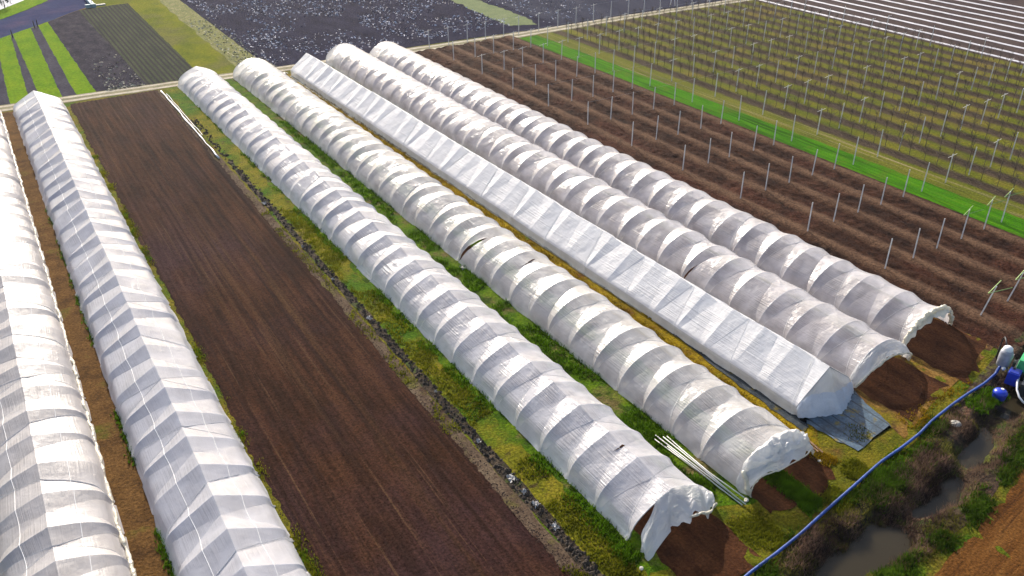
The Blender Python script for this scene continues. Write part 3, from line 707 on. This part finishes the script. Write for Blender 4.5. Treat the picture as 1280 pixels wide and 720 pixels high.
for i, x in enumerate(PX):
    soil = i < 5
    if i < 5: lab = 'grey pole on the %s bare soil ridge from the white tunnels' % ORD[i]
    elif i == 5: lab = 'grey pole along the edge of the bright green grass strip'
    else: lab = 'grey pole in the %s orchard row from the green strip' % ORD[i-6]
    for k, y in enumerate(PY):
        if not seen(x, y): continue
        if k == 0 and i > 1: continue
        if k == 11 and i > 15: continue
        xx = x+R(-.08, .08); yy = y+R(-.08, .08)
        t = thing('trellis_pole', lab, 'pole', (xx, yy, 0), R(-.06, .06), 'trellis poles in the fields')
        t.rotation_euler = (R(-.02, .02), R(-.02, .02), t.rotation_euler[2])
        link(bpy.data.objects.new('post', pmesh), t)
        if k == 0:
            t['label'] = ['leaning pole with green V arm nearest the tunnel mouths', 'leaning pole with green V arm near the right photo edge'][i]
            t.rotation_euler[0] = .16; link(bpy.data.objects.new('crossarm', vmesh), t)
        elif (k == 1 and i >= 3): link(bpy.data.objects.new('crossarm', vmesh), t)
        elif (i >= 6 and random.random() < .55) or (i < 6 and k > 8):
            link(bpy.data.objects.new('crossarm', amesh), t)
# wires joining the pole tops across the rows
for k, y in enumerate(PY):
    if k < 6: continue
    x1 = 99
    o = MB().tube([(x, y, 2.44+.0*x) for x in np.arange(46.9, x1, 2.9)], .007, 3).build('trellis_wire', M['wire'])
    tag(o, 'thin wire across the pole tops, %s cross line from the farm track' % ORD[11-k], 'wire', 'wires over the trellis poles')

# ------------------------------------------------------------------ orchard saplings
def sapling(seed):
    rr = random.Random(seed); h = rr.uniform(1.35, 1.8)
    tr = MB().tube([(0, 0, -.05), (rr.uniform(-.03, .03), rr.uniform(-.03, .03), h*.5), (rr.uniform(-.06, .06), rr.uniform(-.06, .06), h)], [.028, .022, .010], 4)
    cr = MB()
    for q in range(16):
        z = rr.uniform(.55, h-.1); a = rr.uniform(0, 6.28); l = rr.uniform(.35, .75)*(1.1-.4*z/h)
        # branches are tied along the row (Y)
        dx, dy = math.cos(a)*.45*l, math.sin(a)*l
        p1 = (dx*.5, dy*.5, z+l*.25); p2 = (dx, dy, z+l*rr.uniform(.5, .8))
        cr.tube([(0, 0, z), p1, p2], [.012, .010, .004], 3, False)
        for w in range(2):
            b = rr.uniform(0, 6.28); e = rr.uniform(.12, .28)
            cr.tube([p1, (p1[0]+math.cos(b)*e, p1[1]+math.sin(b)*e, p1[2]+e*.9)], [.007, .004], 3, False)
    return tr, cr
SAP = [sapling(s) for s in range(8)]
sapm = [(mesh('trunk', t.V, t.F, M['bark']), mesh('crown', c.V, c.F, M['twig'])) for t, c in SAP]
cand = []
for i in range(13):
    x = 63.6+3.06*i-.35+(.9 if i == 0 else 0)
    if i == 0: continue
    y = 20+R(0, 1)
    while y < 93.6:
        if seen(x, y, 1., 40): cand.append((x+R(-.1, .1), y, i))
        y += R(1.15, 1.5)
cand.sort(key=lambda c: px((c[0], c[1], 1))[2])
for x, y, i in cand[:300]:
    t = thing('sapling_tree', 'thin bare fruit sapling in the %s orchard row from the green strip' % ORD[i], 'tree', (x, y, 0), R(-.3, .3)+(math.pi if random.random() < .5 else 0), 'bare saplings in the orchard rows')
    s = R(.85, 1.12); t.scale = (s, s, s)
    a, b = random.choice(sapm)
    link(bpy.data.objects.new('trunk', a), t); link(bpy.data.objects.new('crown', b), t)
mb = MB(); mi = []
for x, y, i in cand[300:]:
    t, c = random.choice(SAP)
    for q, g in enumerate((t, c)):
        n = len(mb.V); mb.V += [(v[0]+x, v[1]+y, v[2]) for v in g.V]; mb.F += [tuple(n+k for k in f) for f in g.F]; mi += [q]*len(g.F)
if mb.V: kind(obj('far_saplings', mb.V, mb.F, [M['bark'], M['twig']], midx=mi), 'stuff')['label'] = 'far rows of bare saplings towards the white strips'

# ------------------------------------------------------------------ scattered ground cover
def blades(name, pts, mat, h=(.10, .25), w=.03, nb=4, spread=.10, lab=None, zf=None, lean=.5):
    n = len(pts); rs = np.random.RandomState(len(name)*7+n)
    P = np.repeat(np.array(pts, float), nb, axis=0); N = len(P)
    P[:, :2] += rs.normal(0, spread, (N, 2)); z0 = zf(P[:, 0], P[:, 1]) if zf is not None else np.zeros(N)
    a = rs.rand(N)*6.283; hh = rs.uniform(h[0], h[1], N); le = rs.uniform(0, lean, N)*hh; b = rs.rand(N)*6.283; ww = w*rs.uniform(.6, 1.4, N)
    dx, dy = np.cos(a)*ww, np.sin(a)*ww
    V = np.empty((N, 3, 3))
    V[:, 0] = np.stack([P[:, 0]-dx, P[:, 1]-dy, z0-.02], 1); V[:, 1] = np.stack([P[:, 0]+dx, P[:, 1]+dy, z0-.02], 1)
    V[:, 2] = np.stack([P[:, 0]+np.cos(b)*le, P[:, 1]+np.sin(b)*le, z0+hh], 1)
    F = np.arange(N*3).reshape(N, 3)
    o = kind(obj(name, V.reshape(-1, 3), F.tolist(), mat), 'stuff')
    if lab: o['label'] = lab
    return o
def scat(n, x0, x1, y0, y1, thr=0., sc=.6, seed=50):
    x = RS.uniform(x0, x1, n*3); y = y0+(y1-y0)*RS.rand(n*3)**1.5
    k = vn(x*sc, y*sc, seed) > thr
    return np.stack([x[k], y[k]], 1)[:n]
g1 = np.concatenate([scat(1300, 16.6, 17.45, 18, 90, .45), scat(2400, 22.25, 23.7, 19, 85, .45), scat(900, 25.4, 26.4, 16, 20), scat(200, 5.05, 5.5, 20, 80, .6), scat(400, .25, .45, 27, 70, .55),
                     scat(500, 28.0, 30.6, 14.9, 16.0, .5), scat(350, 38.3, 40.8, 15.9, 16.9), scat(150, 31, 34, 15.6, 16.4, .5)])
blades('green_grass_tufts', g1, M['bladeG'], (.08, .26), .035, 5, .10, 'tufts of green grass along the tunnel feet')
g2 = np.concatenate([scat(2600, 15.6, 16.9, 15.5, 60, .40), scat(500, 21.8, 23.6, 15.2, 17.4, .4), scat(300, 26.5, 28, 15.2, 16.4, .4), scat(400, 14.2, 14.9, 18, 60, .6), scat(900, 5.0, 5.6, 20, 80, .45), scat(300, 28.6, 30, 16.0, 17.2, .4), scat(60, 31, 33.5, 17.8, 19, .55)])
blades('yellow_grass_tufts', g2, M['bladeO'], (.06, .18), .035, 5, .10, 'tufts of yellowing grass on the verges')
g3 = np.concatenate([scat(1800, 28.4, 29.2, 17.5, 90), scat(120, 34, 44, 16.9, 18.0, .6)])
blades('mustard_grass_tufts', g3, M['bladeM'], (.06, .18), .035, 5, .10, 'mustard coloured grass beside the gable roofed tunnel')
g4 = scat(420, 15.8, 17.0, 16, 40, .4)
blades('dark_weed_spots', g4, plain('dark_weed', (.022, .028, .008), .9, .4, 1), (.03, .07), .03, 6, .04, 'small dark weeds in the yellow grass')
# reeds and weeds in the ditch
def ditchpts(n, x0, x1, o0, o1, thr, sd):
    x = RS.uniform(x0, x1, n*3); o = RS.uniform(o0, o1, n*3); y = dcen(x)+o
    k = (vn(x*.9, y*.9, sd) > thr) & ((x < 37.5) | (o < .9))
    return np.stack([x[k], y[k]], 1)[:n]
blades('dry_reeds', np.concatenate([ditchpts(1300, 20, 46, .6, 2.0, .48, 61), ditchpts(800, 28.2, 46, -.9, .9, .52, 62), ditchpts(350, 20, 46, -1.5, -.9, .5, 63)]),
       M['reed'], (.08, .36), .018, 5, .12, 'dry pinkish reeds on the ditch banks', terr, .9)
blades('dark_reeds', np.concatenate([ditchpts(800, 20, 46, .6, 2.0, .52, 64), ditchpts(700, 28.2, 46, -.9, .9, .55, 65), ditchpts(250, 20, 46, -1.5, -.8, .5, 66)]),
       M['reedp'], (.08, .34), .020, 5, .12, 'dark dead stems in the ditch', terr, .9)
blades('bank_grass', np.concatenate([ditchpts(1200, 20, 46, .5, 2.1, .42, 71), ditchpts(900, 20, 46, -2.0, -.8, .42, 72)]), leafm('bank_blade', (.110, .100, .020), .6, 1.2), (.06, .22), .02, 5, .14, 'yellowing grass on the ditch banks', terr, .9)
blades('ditch_weeds', np.concatenate([ditchpts(1100, 20, 46, 1.0, 2.4, .60, 67), ditchpts(1000, 20, 46, -2.0, -1.2, .50, 68), ditchpts(160, 25, 27.5, -1.6, -1.0, .3, 69)]),
       M['leaf'], (.08, .30), .05, 6, .14, 'green weeds on the ditch banks', terr, .9)
# pale flecks lying in the dark far field
def flecks(name, pts, mat, lab, s=(.06, .20)):
    V = []; F = []
    for x, y in pts:
        n = len(V); a = R(0, 6.28); l = R(*s); w = l*R(.3, .6); h = R(.05, .16)
        for q, (u, v) in enumerate(((-1, -.3), (-.2, -1), (1, -.2), (.3, 1))):
            V.append((x+u*l*math.cos(a)-v*w*math.sin(a), y+u*l*math.sin(a)+v*w*math.cos(a), .03+(h if q in (1, 2) else 0)*R(.3, 1)))
        F += [(n, n+1, n+2), (n, n+2, n+3)]
    o = kind(obj(name, V, F, mat), 'stuff'); o['label'] = lab
pts = []
while len(pts) < 4300:
    x, y = R(28.2, 62.5), R(97.5, 150)
    if y < yroad(x)+1.6+.06*(x-28)*1.0: continue
    if vn(x*.25, y*.25, 71) < .30 or R(0, 1) > vn(x*.7, y*.35, 72)*1.5: continue
    pts.append((x, y))
for q in range(520):
    x = R(67, 80); y = R(98.5, 130)
    if (x-67)/13+R(0, .5) > 1: continue
    pts.append((x, y))
flecks('pale_flecks', pts, M['fleck'], 'pale scraps scattered over the dark far field')
pts = [(R(24.6, 28.2), yroad(26)+abs(R(-1, 1))**2.4*30) for _ in range(700)]
pts += [(R(9.5, 13.5), yroad(12)+abs(R(-1, 1))**3*16) for _ in range(260)]
flecks('pale_stubble', pts, M['pebfleck'], 'pale stubble along the margin of the far fields', (.06, .2))
# dark clods along the drain trench
def clods(name, pts, mat, lab, s=(.05, .14)):
    V = []; F = []
    for x, y in pts:
        n = len(V); r = R(*s)
        for k in range(5):
            a = k*1.2566+R(-.3, .3); V.append((x+math.cos(a)*r*R(.8, 1.3), y+math.sin(a)*r*R(.8, 1.3), 0))
        V.append((x+R(-.3, .3)*r, y+R(-.3, .3)*r, r*R(.7, 1.3)))
        F += [(n+k, n+(k+1) % 5, n+5) for k in range(5)]
    o = kind(obj(name, V, F, mat), 'stuff'); o['label'] = lab
clods('soil_clods', [(15.25+R(-.25, .28)-.06*0, 15+70*abs(R(0, 1))**1.5) for _ in range(1100)], M['clod'], 'dark clods lining the drain trench')
clods('field_crumbs', [(R(5.5, 14.2), 16+45*R(0, 1)**1.5) for _ in range(7000)], plain('field_crumb', (.040, .018, .010), 1., .6, 1.5), 'crumbs of soil on the brown field', (.02, .055))
clods('ridge_clods', [(R(45, 59), 21+60*R(0, 1)**1.4) for _ in range(2600)], plain('ridge_clod', (.045, .025, .017), 1., .5, 1), 'soil clods between the ridges', (.04, .12))
clods('edge_clods', [(14.25+random.gauss(.05, .22), 15+75*R(0, 1)**1.4) for _ in range(2600)]+[(5.4+random.gauss(0, .12), 22+70*R(0, 1)**1.4) for _ in range(900)], plain('edge_clod', (.034, .016, .010), 1., .5, 1), 'crumbs of brown soil along the field edges', (.02, .05))
# pruned twigs on the bare strips of the orchard
V = []; F = []
tw = MB()
for q in range(5200):
    i = random.randrange(1, 13); x = 65.75+3.06*(i-1)+random.gauss(0, .35); y = R(24, 93.5)
    if not seen(x, y, 0, 20): continue
    a = random.gauss(math.pi/2, .7); l = R(.2, .6); h = R(.05, .5)
    n = len(V); V += [(x-math.cos(a)*l, y-math.sin(a)*l, .02), (x-math.cos(a)*l+.03, y-math.sin(a)*l, .02), (x+math.cos(a)*l, y+math.sin(a)*l, h)]; F.append((n, n+1, n+2))
kind(obj('pruned_twigs', V, F, M['twig']), 'stuff')['label'] = 'pruned twigs lying on the bare orchard strips'

# white plastic mulch rows at the far right
for k in range(10):
    x = 102.5+3.06*k; ys_ = np.arange(36+k*1.2, 93.2, 1.2); V = []; F = []
    for y in ys_:
        o_ = R(-.05, .05)
        V += [(x-.17+o_, y, .014), (x-.08+o_, y, .12), (x+.08+o_, y, .12), (x+.17+o_, y, .014)]
    for q in range(len(ys_)-1):
        for j in range(3): F.append((q*4+j, q*4+j+1, q*4+j+5, q*4+j+4))
    o = obj('mulch_film', V, F, M['mulch'], smooth=True)
    tag(o, 'white plastic mulch row, %s from the orchard edge' % ORD[k], 'plastic mulch', 'white mulch rows')

# ------------------------------------------------------------------ hose, pump, drums
HP = [(14, 13.6), (18, 14.35), (20.52, 14.84), (22.3, 14.98), (24.02, 15.17), (26, 15.5), (28.4, 15.85), (30.78, 16.22), (32.6, 16.33), (34.18, 16.5), (35.6, 16.78), (37.72, 17.02), (39.2, 17.12), (40.73, 17.17), (41.8, 17.32), (42.45, 17.42)]
hp = np.array(HP); tt = np.linspace(0, len(hp)-1, 160); hx_ = np.interp(tt, range(len(hp)), hp[:, 0]); hy_ = np.interp(tt, range(len(hp)), hp[:, 1])
for _ in range(4):
    hx_[1:-1] = (hx_[:-2]+2*hx_[1:-1]+hx_[2:])/4; hy_[1:-1] = (hy_[:-2]+2*hy_[1:-1]+hy_[2:])/4
hz_ = np.full(len(hx_), .13)
hz_[-6:] = np.linspace(hz_[-6], .45, 6)
h = MB().tube(list(zip(hx_, hy_, hz_)), .075, 8).build('water_hose', M['blue'], smooth=True)
tag(h, 'long blue water hose lying along the ditch up to the grey pump', 'hose')

t = thing('water_pump', 'upright grey pump cylinder with white cap where the blue hose ends', 'water pump', (42.75, 17.45, 0), .3)
MB().lathe([(.26, .35), (.33, .38), (.34, .9), (.33, 1.25), (.28, 1.42)]).build('body', M['grey'], t, smooth=True)
MB().lathe([(.25, 1.42), (.24, 1.56), (.12, 1.66), (.02, 1.68)]).build('cap', M['white'], t, smooth=True)
MB().box((.12, -.33, 1.05), (.22, .04, .24)).build('control_plate', plain('pinkish_plate', (.45, .30, .32), .5, .2), t)
for a in (.5, 2.6, 4.7): MB().tube([(.24*math.cos(a), .24*math.sin(a), .42), (.38*math.cos(a), .38*math.sin(a), 0)], .035, 6).build('leg', M['grey'], t)
MB().tube([(-.15, -.1, .42), (-.34, -.15, .42), (-.42, -.12, .42)], [.09, .10, .11], 8).build('hose_coupling', M['white'], t, smooth=True)
MB().tube([(-.2, -.3, .5), (-.45, -.42, .56)], .025, 6).build('valve_lever', plain('ochre_lever', (.40, .28, .06), .5, .2), t)
MB().tube([(.1, .1, 1.5), (.35, .25, 1.72), (.75, .4, 1.7), (1.05, .5, 1.35), (1.15, .52, .7), (1.15, .52, .02)], .045, 8).build('suction_hose', M['black'], t, smooth=True)

t = thing('pump_engine', 'green engine set with black base at the right photo edge', 'engine', (43.35, 16.6, 0), .35)
MB().box((0, 0, .28), (1.5, .85, .42)).build('base_frame', M['black'], t)
eb = MB().box((0.05, 0, .82), (1.15, .7, .62), taper=.8)
eb.build('engine_block', M['greenpaint'], t)
MB().lathe([(.20, 0), (.22, .05), (.22, .28), (.16, .36), (.02, .38)], (.1, 0, 1.13)).build('fuel_tank', M['greenpaint'], t, smooth=True)
MB().lathe([(.06, 0), (.065, .08), (.02, .10)], (.1, 0, 1.51), 10).build('filler_cap', M['white'], t)
for sx in (-1, 1):
    w = MB().tube([(.45, sx*.45, .26), (.45, sx*.58, .26)], .26, 14); w.build('wheel', M['black'], t, smooth=False)
t = thing('blue_tank', 'square blue plastic tank between the grey pump and green engine', 'tank', (42.2, 16.5, 0), .3)
MB().box((0, 0, .42), (.72, .6, .72), taper=.94).build('shell', M['bluedrum'], t)
MB().box((0, 0, .80), (.60, .48, .05), taper=.9).build('lid', plain('deep_blue_lid', (.006, .02, .26), .35, .2), t)
MB().lathe([(.07, 0), (.07, .07), (.0, .08)], (.15, .1, .82), 10).build('filler_cap', M['black'], t)
d = thing('blue_drum', 'round bright blue drum lid beside the hose on green weeds', 'drum', (40.35, 16.1, 0), 0)
MB().lathe([(.30, 0), (.33, .06), (.33, .30), (.36, .32), (.36, .40), (.30, .50), (.16, .55), (.02, .56)]).build('body', M['bluedrum'], d, smooth=True)
MB().lathe([(.08, 0), (.08, .05), (.0, .06)], (.1, .0, .54), 10).build('bung', M['white'], d)
t = thing('black_tank', 'low black container below the green engine beside a white pipe', 'tank', (42.3, 15.55, -.05), .3)
MB().box((0, 0, .30), (1.2, .9, .6), taper=.92).build('shell', M['black'], t)
MB().box((0, 0, .63), (1.16, .86, .05)).build('rim', plain('dark_rim', (.04, .04, .045), .5, .2), t)
o = MB().tube([(42.1, 16.2, .55), (41.75, 16.05, .5), (41.4, 15.8, .32), (41.2, 15.5, .12), (41.15, 15.25, .0), (41.25, 15.0, -.15)], .055, 8).build('suction_pipe', M['white'], smooth=True)
tag(o, 'curved white pipe running from the blue tank down to the ditch', 'pipe')

# ------------------------------------------------------------------ small things near the tunnels
# blue grey ground cover
def matsheet(name, poly_l, poly_r, lab, mt=None):
    o = strip(name, poly_l, poly_r, mt or M['mat'], 6, .14, n=60, end=.2); del o['kind']
    o.data.transform(Matrix.Translation((0, 0, .012)))
    return tag(o, lab, 'weed mat')
matsheet('weed_mat', [(30.0, 20.6), (30.3, 19.0), (30.6, 17.4)], [(34.3, 20.6), (33.95, 19.2), (33.55, 17.6)], 'blue grey woven mat in front of the closed tunnel end')
matsheet('weed_mat', [(29.45, 19.8), (29.7, 27), (30.0, 33)], [(30.4, 20.2), (30.2, 27), (30.15, 33)], 'dark blue grey mat strip along the gable roofed tunnel wall', gm('slate_weave', [(.018, .022, .026), (.034, .042, .048), (.055, .06, .062)], 1.5, fine=(9, .4), bump=(.5, 7, .04), spec=.1, patch=[([(.09, .07, .01), (.12, .09, .012)], .9, .56, .66)]))
o = strip('ground_sheet', [(29.75, 33), (28.3, 94)], [(30.15, 33), (28.9, 94)], gm('pale_ground_sheet', [(.16, .16, .14), (.26, .26, .22), (.34, .33, .28)], 1., (1, .3), fine=(6, .4), bump=(.5, 6, .05)), 5, .1)
del o['kind']; tag(o, 'pale dirty sheet lying along the far wall of the gable roofed tunnel', 'ground sheet')
# white pipes lying in the grass
PP = [((22.75, 23.4), (23.18, 17.8)), ((22.95, 23.55), (23.30, 17.7)), ((23.15, 23.2), (23.22, 18.1)), ((23.42, 23.2), (23.28, 18.6)), ((22.9, 22.6), (23.05, 18.9)), ((23.3, 22.2), (23.36, 17.9))]
PL = ['leftmost white pipe of the bundle lying between the two near tunnels', 'longest white pipe of the bundle in the green lane', 'white pipe lying across the middle of the bundle',
      'rightmost white pipe of the bundle, against the round tunnel', 'shortest white pipe of the bundle in the green lane', 'white pipe with its near end lifted on the bundle']
for q, (a, b) in enumerate(PP):
    z = .07+.05*(q % 3)
    tag(MB().tube([(a[0], a[1], z), ((a[0]+b[0])/2+R(-.04, .04), (a[1]+b[1])/2, z+.01), (b[0], b[1], z+(.18 if q == 5 else 0))], .028, 7).build('white_pipe', M['pvc'], smooth=True), PL[q], 'pipe', 'white pipes lying by the round tunnel')
# irrigation pipe line along the far edge of the brown field
tag(MB().tube([(14.55+R(-.05, .05), y, .10+R(0, .03)) for y in np.arange(73, 97.2, 1.1)], [.05+R(-.02, .04) for _ in np.arange(73, 97.2, 1.1)], 6).build('irrigation_pipe', M['scrap'], smooth=True),
    'white irrigation pipe lying along the far edge of the brown field', 'pipe')
o = MB()
o.tube([(14.85+R(-.05, .05), y, .05) for y in np.arange(80, 96, 1.0)], .035, 5)
tag(o.build('irrigation_hose', M['scrap']), 'thinner white line beside the irrigation pipe', 'pipe')
# planks
for q, (a, b, l) in enumerate(((((28.95, 19.5), (28.9, 18.4)), 0, 'reddish plank lying by the near end of the round tunnel'), (((29.15, 19.3), (29.05, 18.3)), 0, 'second reddish plank, nearer the blue grey mat'))):
    (x0, y0), (x1, y1) = a; an = math.atan2(y1-y0, x1-x0)
    tag(MB().box(((x0+x1)/2, (y0+y1)/2, .06), (1.2, .10, .06), Matrix.Rotation(an, 3, 'Z')).build('wooden_plank', M['wood']), l, 'plank')
o = MB().tube([(28.6, 24.5, .06), (28.75, 21, .05), (28.85, 19.6, .06)], .03, 6).build('white_pipe', M['pvc']); tag(o, 'single white pipe along the right foot of the round tunnel', 'pipe')
# stones
def stone(x, y, r, lab, zf=0, mat='stone'):
    mb = MB(); rr = random.Random(int(x*100)); k = 9
    mb.lathe([(r*.7, 0), (r, r*.3), (r*.9, r*.7), (r*.5, r*.95), (.01, r)], (0, 0, 0), k)
    V = [(v[0]*1.35*rr.uniform(.85, 1.15), v[1]*rr.uniform(.85, 1.15), v[2]*rr.uniform(.85, 1.15)) for v in mb.V]
    o = obj('stone', V, mb.F, M[mat], smooth=False); o.location = (x, y, zf-.03); o.rotation_euler = (0, 0, rr.uniform(0, 3)); return tag(o, lab, 'stone')
stone(36.4, 16.0, .22, 'pale stone on the ditch bank below the blue hose', float(terr(36.4, 16.0)))
stone(35.9, 14.75, .26, 'stone in the ditch beside the dark water', float(terr(35.9, 14.75)))
stone(23.6, 17.95, .11, 'white lump by the near end of the pipes')
stone(28.5, 17.9, .10, 'small tan stone on the mustard grass')
stone(17.05, 17.5, .09, 'small white lump near the torn tunnel end')
# scraps of plastic in the trench
def crumple(x, y, r, lab, seed):
    rr = random.Random(seed); n = 7; V = []; F = []
    for i in range(n):
        for j in range(n):
            V.append((x+(i/(n-1)-.5)*r*2*rr.uniform(.8, 1.2), y+(j/(n-1)-.5)*r*2.6*rr.uniform(.8, 1.2), .03+rr.uniform(0, .14)))
    for i in range(n-1):
        for j in range(n-1):
            a = i*n+j
            if (i in (0, n-2) or j in (0, n-2)) and rr.random() < .4: continue
            F.append((a, a+n, a+n+1, a+1))
    tag(obj('plastic_scrap', V, F, M['dscrap']), lab, 'plastic scrap', 'plastic scraps in the drain trench')
SC = [(15.25, 24.9, .26, 'largest crumpled white scrap in the trench near the photo bottom'), (15.25, 28.0, .16, 'white scrap in the trench one step beyond the largest one'),
      (15.3, 22.9, .20, 'greyish scrap in the trench just nearer than the largest one'), (15.2, 41.4, .22, 'white scrap in the trench halfway along the brown field'),
      (15.0, 61.5, .24, 'farthest white scrap at the brown field edge'), (15.1, 47.2, .14, 'small white scrap beyond the halfway scrap'), (15.0, 52.8, .13, 'small white scrap before the farthest one'),
      (15.3, 32.7, .12, 'small scrap between the halfway scrap and the near ones'), (15.3, 21.3, .2, 'grey white scrap nearest to the photo bottom in the trench'), (15.28, 23.8, .17, 'torn scrap touching the largest one')]
for q, (x, y, r, l) in enumerate(SC): crumple(x, y, r*.75, l, q)
crumple(23.2, 43.9, .22, 'white scrap on the green lane below the slit tunnel side', 40)
crumple(28.0, 95.4, .4, 'pale heap at the far end of the mustard lane', 41)
# far sluice and bush
t = thing('sluice_gate', 'pale teal sluice wall where the dark field meets the crop corner', 'sluice', (15.2, 147, 0), 0)
MB().box((0, 3.5, .15), (.5, 9, .6)).build('wall', M['concrete'], t)
MB().box((-.35, -.6, .15), (1.5, .5, .5)).build('wing_wall', M['concrete'], t)
MB().box((1.1, -.3, .10), (1.4, .6, .18)).build('slab', M['stone'], t)
for y in (0.2, 2.2, 4.2, 6.2): MB().tube([(0, y, .4), (0, y, 1.1)], .04, 6).build('rail_post', M['steel'], t)
MB().tube([(0, 0, 1.1), (0, 7, 1.1)], .04, 6).build('handrail', M['steel'], t)
def bush(x, y, r, lab):
    t = thing('bush', lab, 'bush', (x, y, 0))
    MB().tube([(0, 0, 0), (.05, 0, r*.8)], [.08, .04], 6).build('trunk', M['bark'], t)
    V = []; F = []; rr = random.Random(3)
    for q in range(420):
        a, b = rr.uniform(0, 6.28), math.acos(rr.uniform(-.5, 1)); d = r*rr.uniform(.35, 1)**.6*(1+.3*math.sin(3*a))
        c = Vector((math.sin(b)*math.cos(a)*d, math.sin(b)*math.sin(a)*d, r*.9+math.cos(b)*d*1.1)); n = len(V)
        for w in range(3): V.append((c.x+rr.uniform(-.16, .16), c.y+rr.uniform(-.16, .16), c.z+rr.uniform(-.14, .14)))
        F.append((n, n+1, n+2))
    obj('crown', V, F, plain('dark_leaf', (.025, .045, .02), .9, .5, 1), t)
bush(3.6, 153.2, 1.2, 'small dark bush beyond the dark field by the pale yard')
for x, y, l in ((2.95, 132.0, 'dark stake at the far end of the narrow soil strip'), (6.05, 136.2, 'dark stake at the far end of the wider soil strip'), (6.5, 136.6, 'second dark stake close beside the wider soil strip')):
    tag(MB().box((x, y, .5), (.12, .12, 1.1), taper=.8).build('wooden_stake', M['bark']), l, 'stake')
# fence of small sticks by the track
for x, y, l in ((88.5, 96.6, 'pale A frame trellis prop beside the farm track'),):
    t = thing('trellis_prop', l, 'prop', (x, y, 0))
    for s in (-1, 1): MB().tube([(s*.5, 0, 0), (0, 0, 2.6)], .05, 6).build('leg', M['pole'], t)

HAZE = .0001
if HAZE:
    hb = MB().box((50, 300, 14), (1320, 1230, 36))
    m, nt, N, L = newmat('haze_air'); out = N('ShaderNodeOutputMaterial'); pv = N('ShaderNodeVolumePrincipled')
    pv.inputs['Color'].default_value = (.80, .84, .95, 1); pv.inputs['Density'].default_value = HAZE; pv.inputs['Anisotropy'].default_value = .3
    L(pv.outputs[0], out.inputs['Volume'])
    kind(hb.build('haze', m), 'stuff')
# ------------------------------------------------------------------ light, sky, camera
EL = math.radians(29); AZ = math.radians(15)
sd = Vector((math.sin(AZ)*math.cos(EL), math.cos(AZ)*math.cos(EL), math.sin(EL)))
l = bpy.data.lights.new('sun', 'SUN'); l.energy = 4.3; l.angle = math.radians(.6); l.color = (1, .94, .85)
so = link(bpy.data.objects.new('sun', l)); so.rotation_euler = sd.to_track_quat('Z', 'Y').to_euler(); so.location = (0, 60, 60)
w = bpy.data.worlds.new('World'); S.world = w; w.use_nodes = True; nt = w.node_tree
bg = nt.nodes['Background']; sk = nt.nodes.new('ShaderNodeTexSky'); sk.sky_type = 'NISHITA'; sk.sun_disc = False
sk.sun_elevation = EL; sk.sun_rotation = AZ
nt.links.new(sk.outputs[0], bg.inputs[0]); bg.inputs[1].default_value = .15; sk.dust_density = 3.5; sk.air_density = 1.0; sk.ozone_density = .6
cam = bpy.data.cameras.new('camera'); co = link(bpy.data.objects.new('camera', cam)); S.camera = co
cam.sensor_width = 36; cam.lens = 1040/1280*36; cam.clip_start = .5; cam.clip_end = 3000
mw = Matrix.Identity(4)
for r in range(3):
    mw[r][0] = CAMR[r][0]; mw[r][1] = -CAMR[r][1]; mw[r][2] = -CAMR[r][2]; mw[r][3] = CAMP[r]
co.matrix_world = mw
S.view_settings.view_transform = 'Standard'; S.view_settings.look = 'None'; S.view_settings.gamma = 1
S.view_settings.exposure = .68
S.cycles.transparent_max_bounces = 16
S.cycles.max_bounces = 8
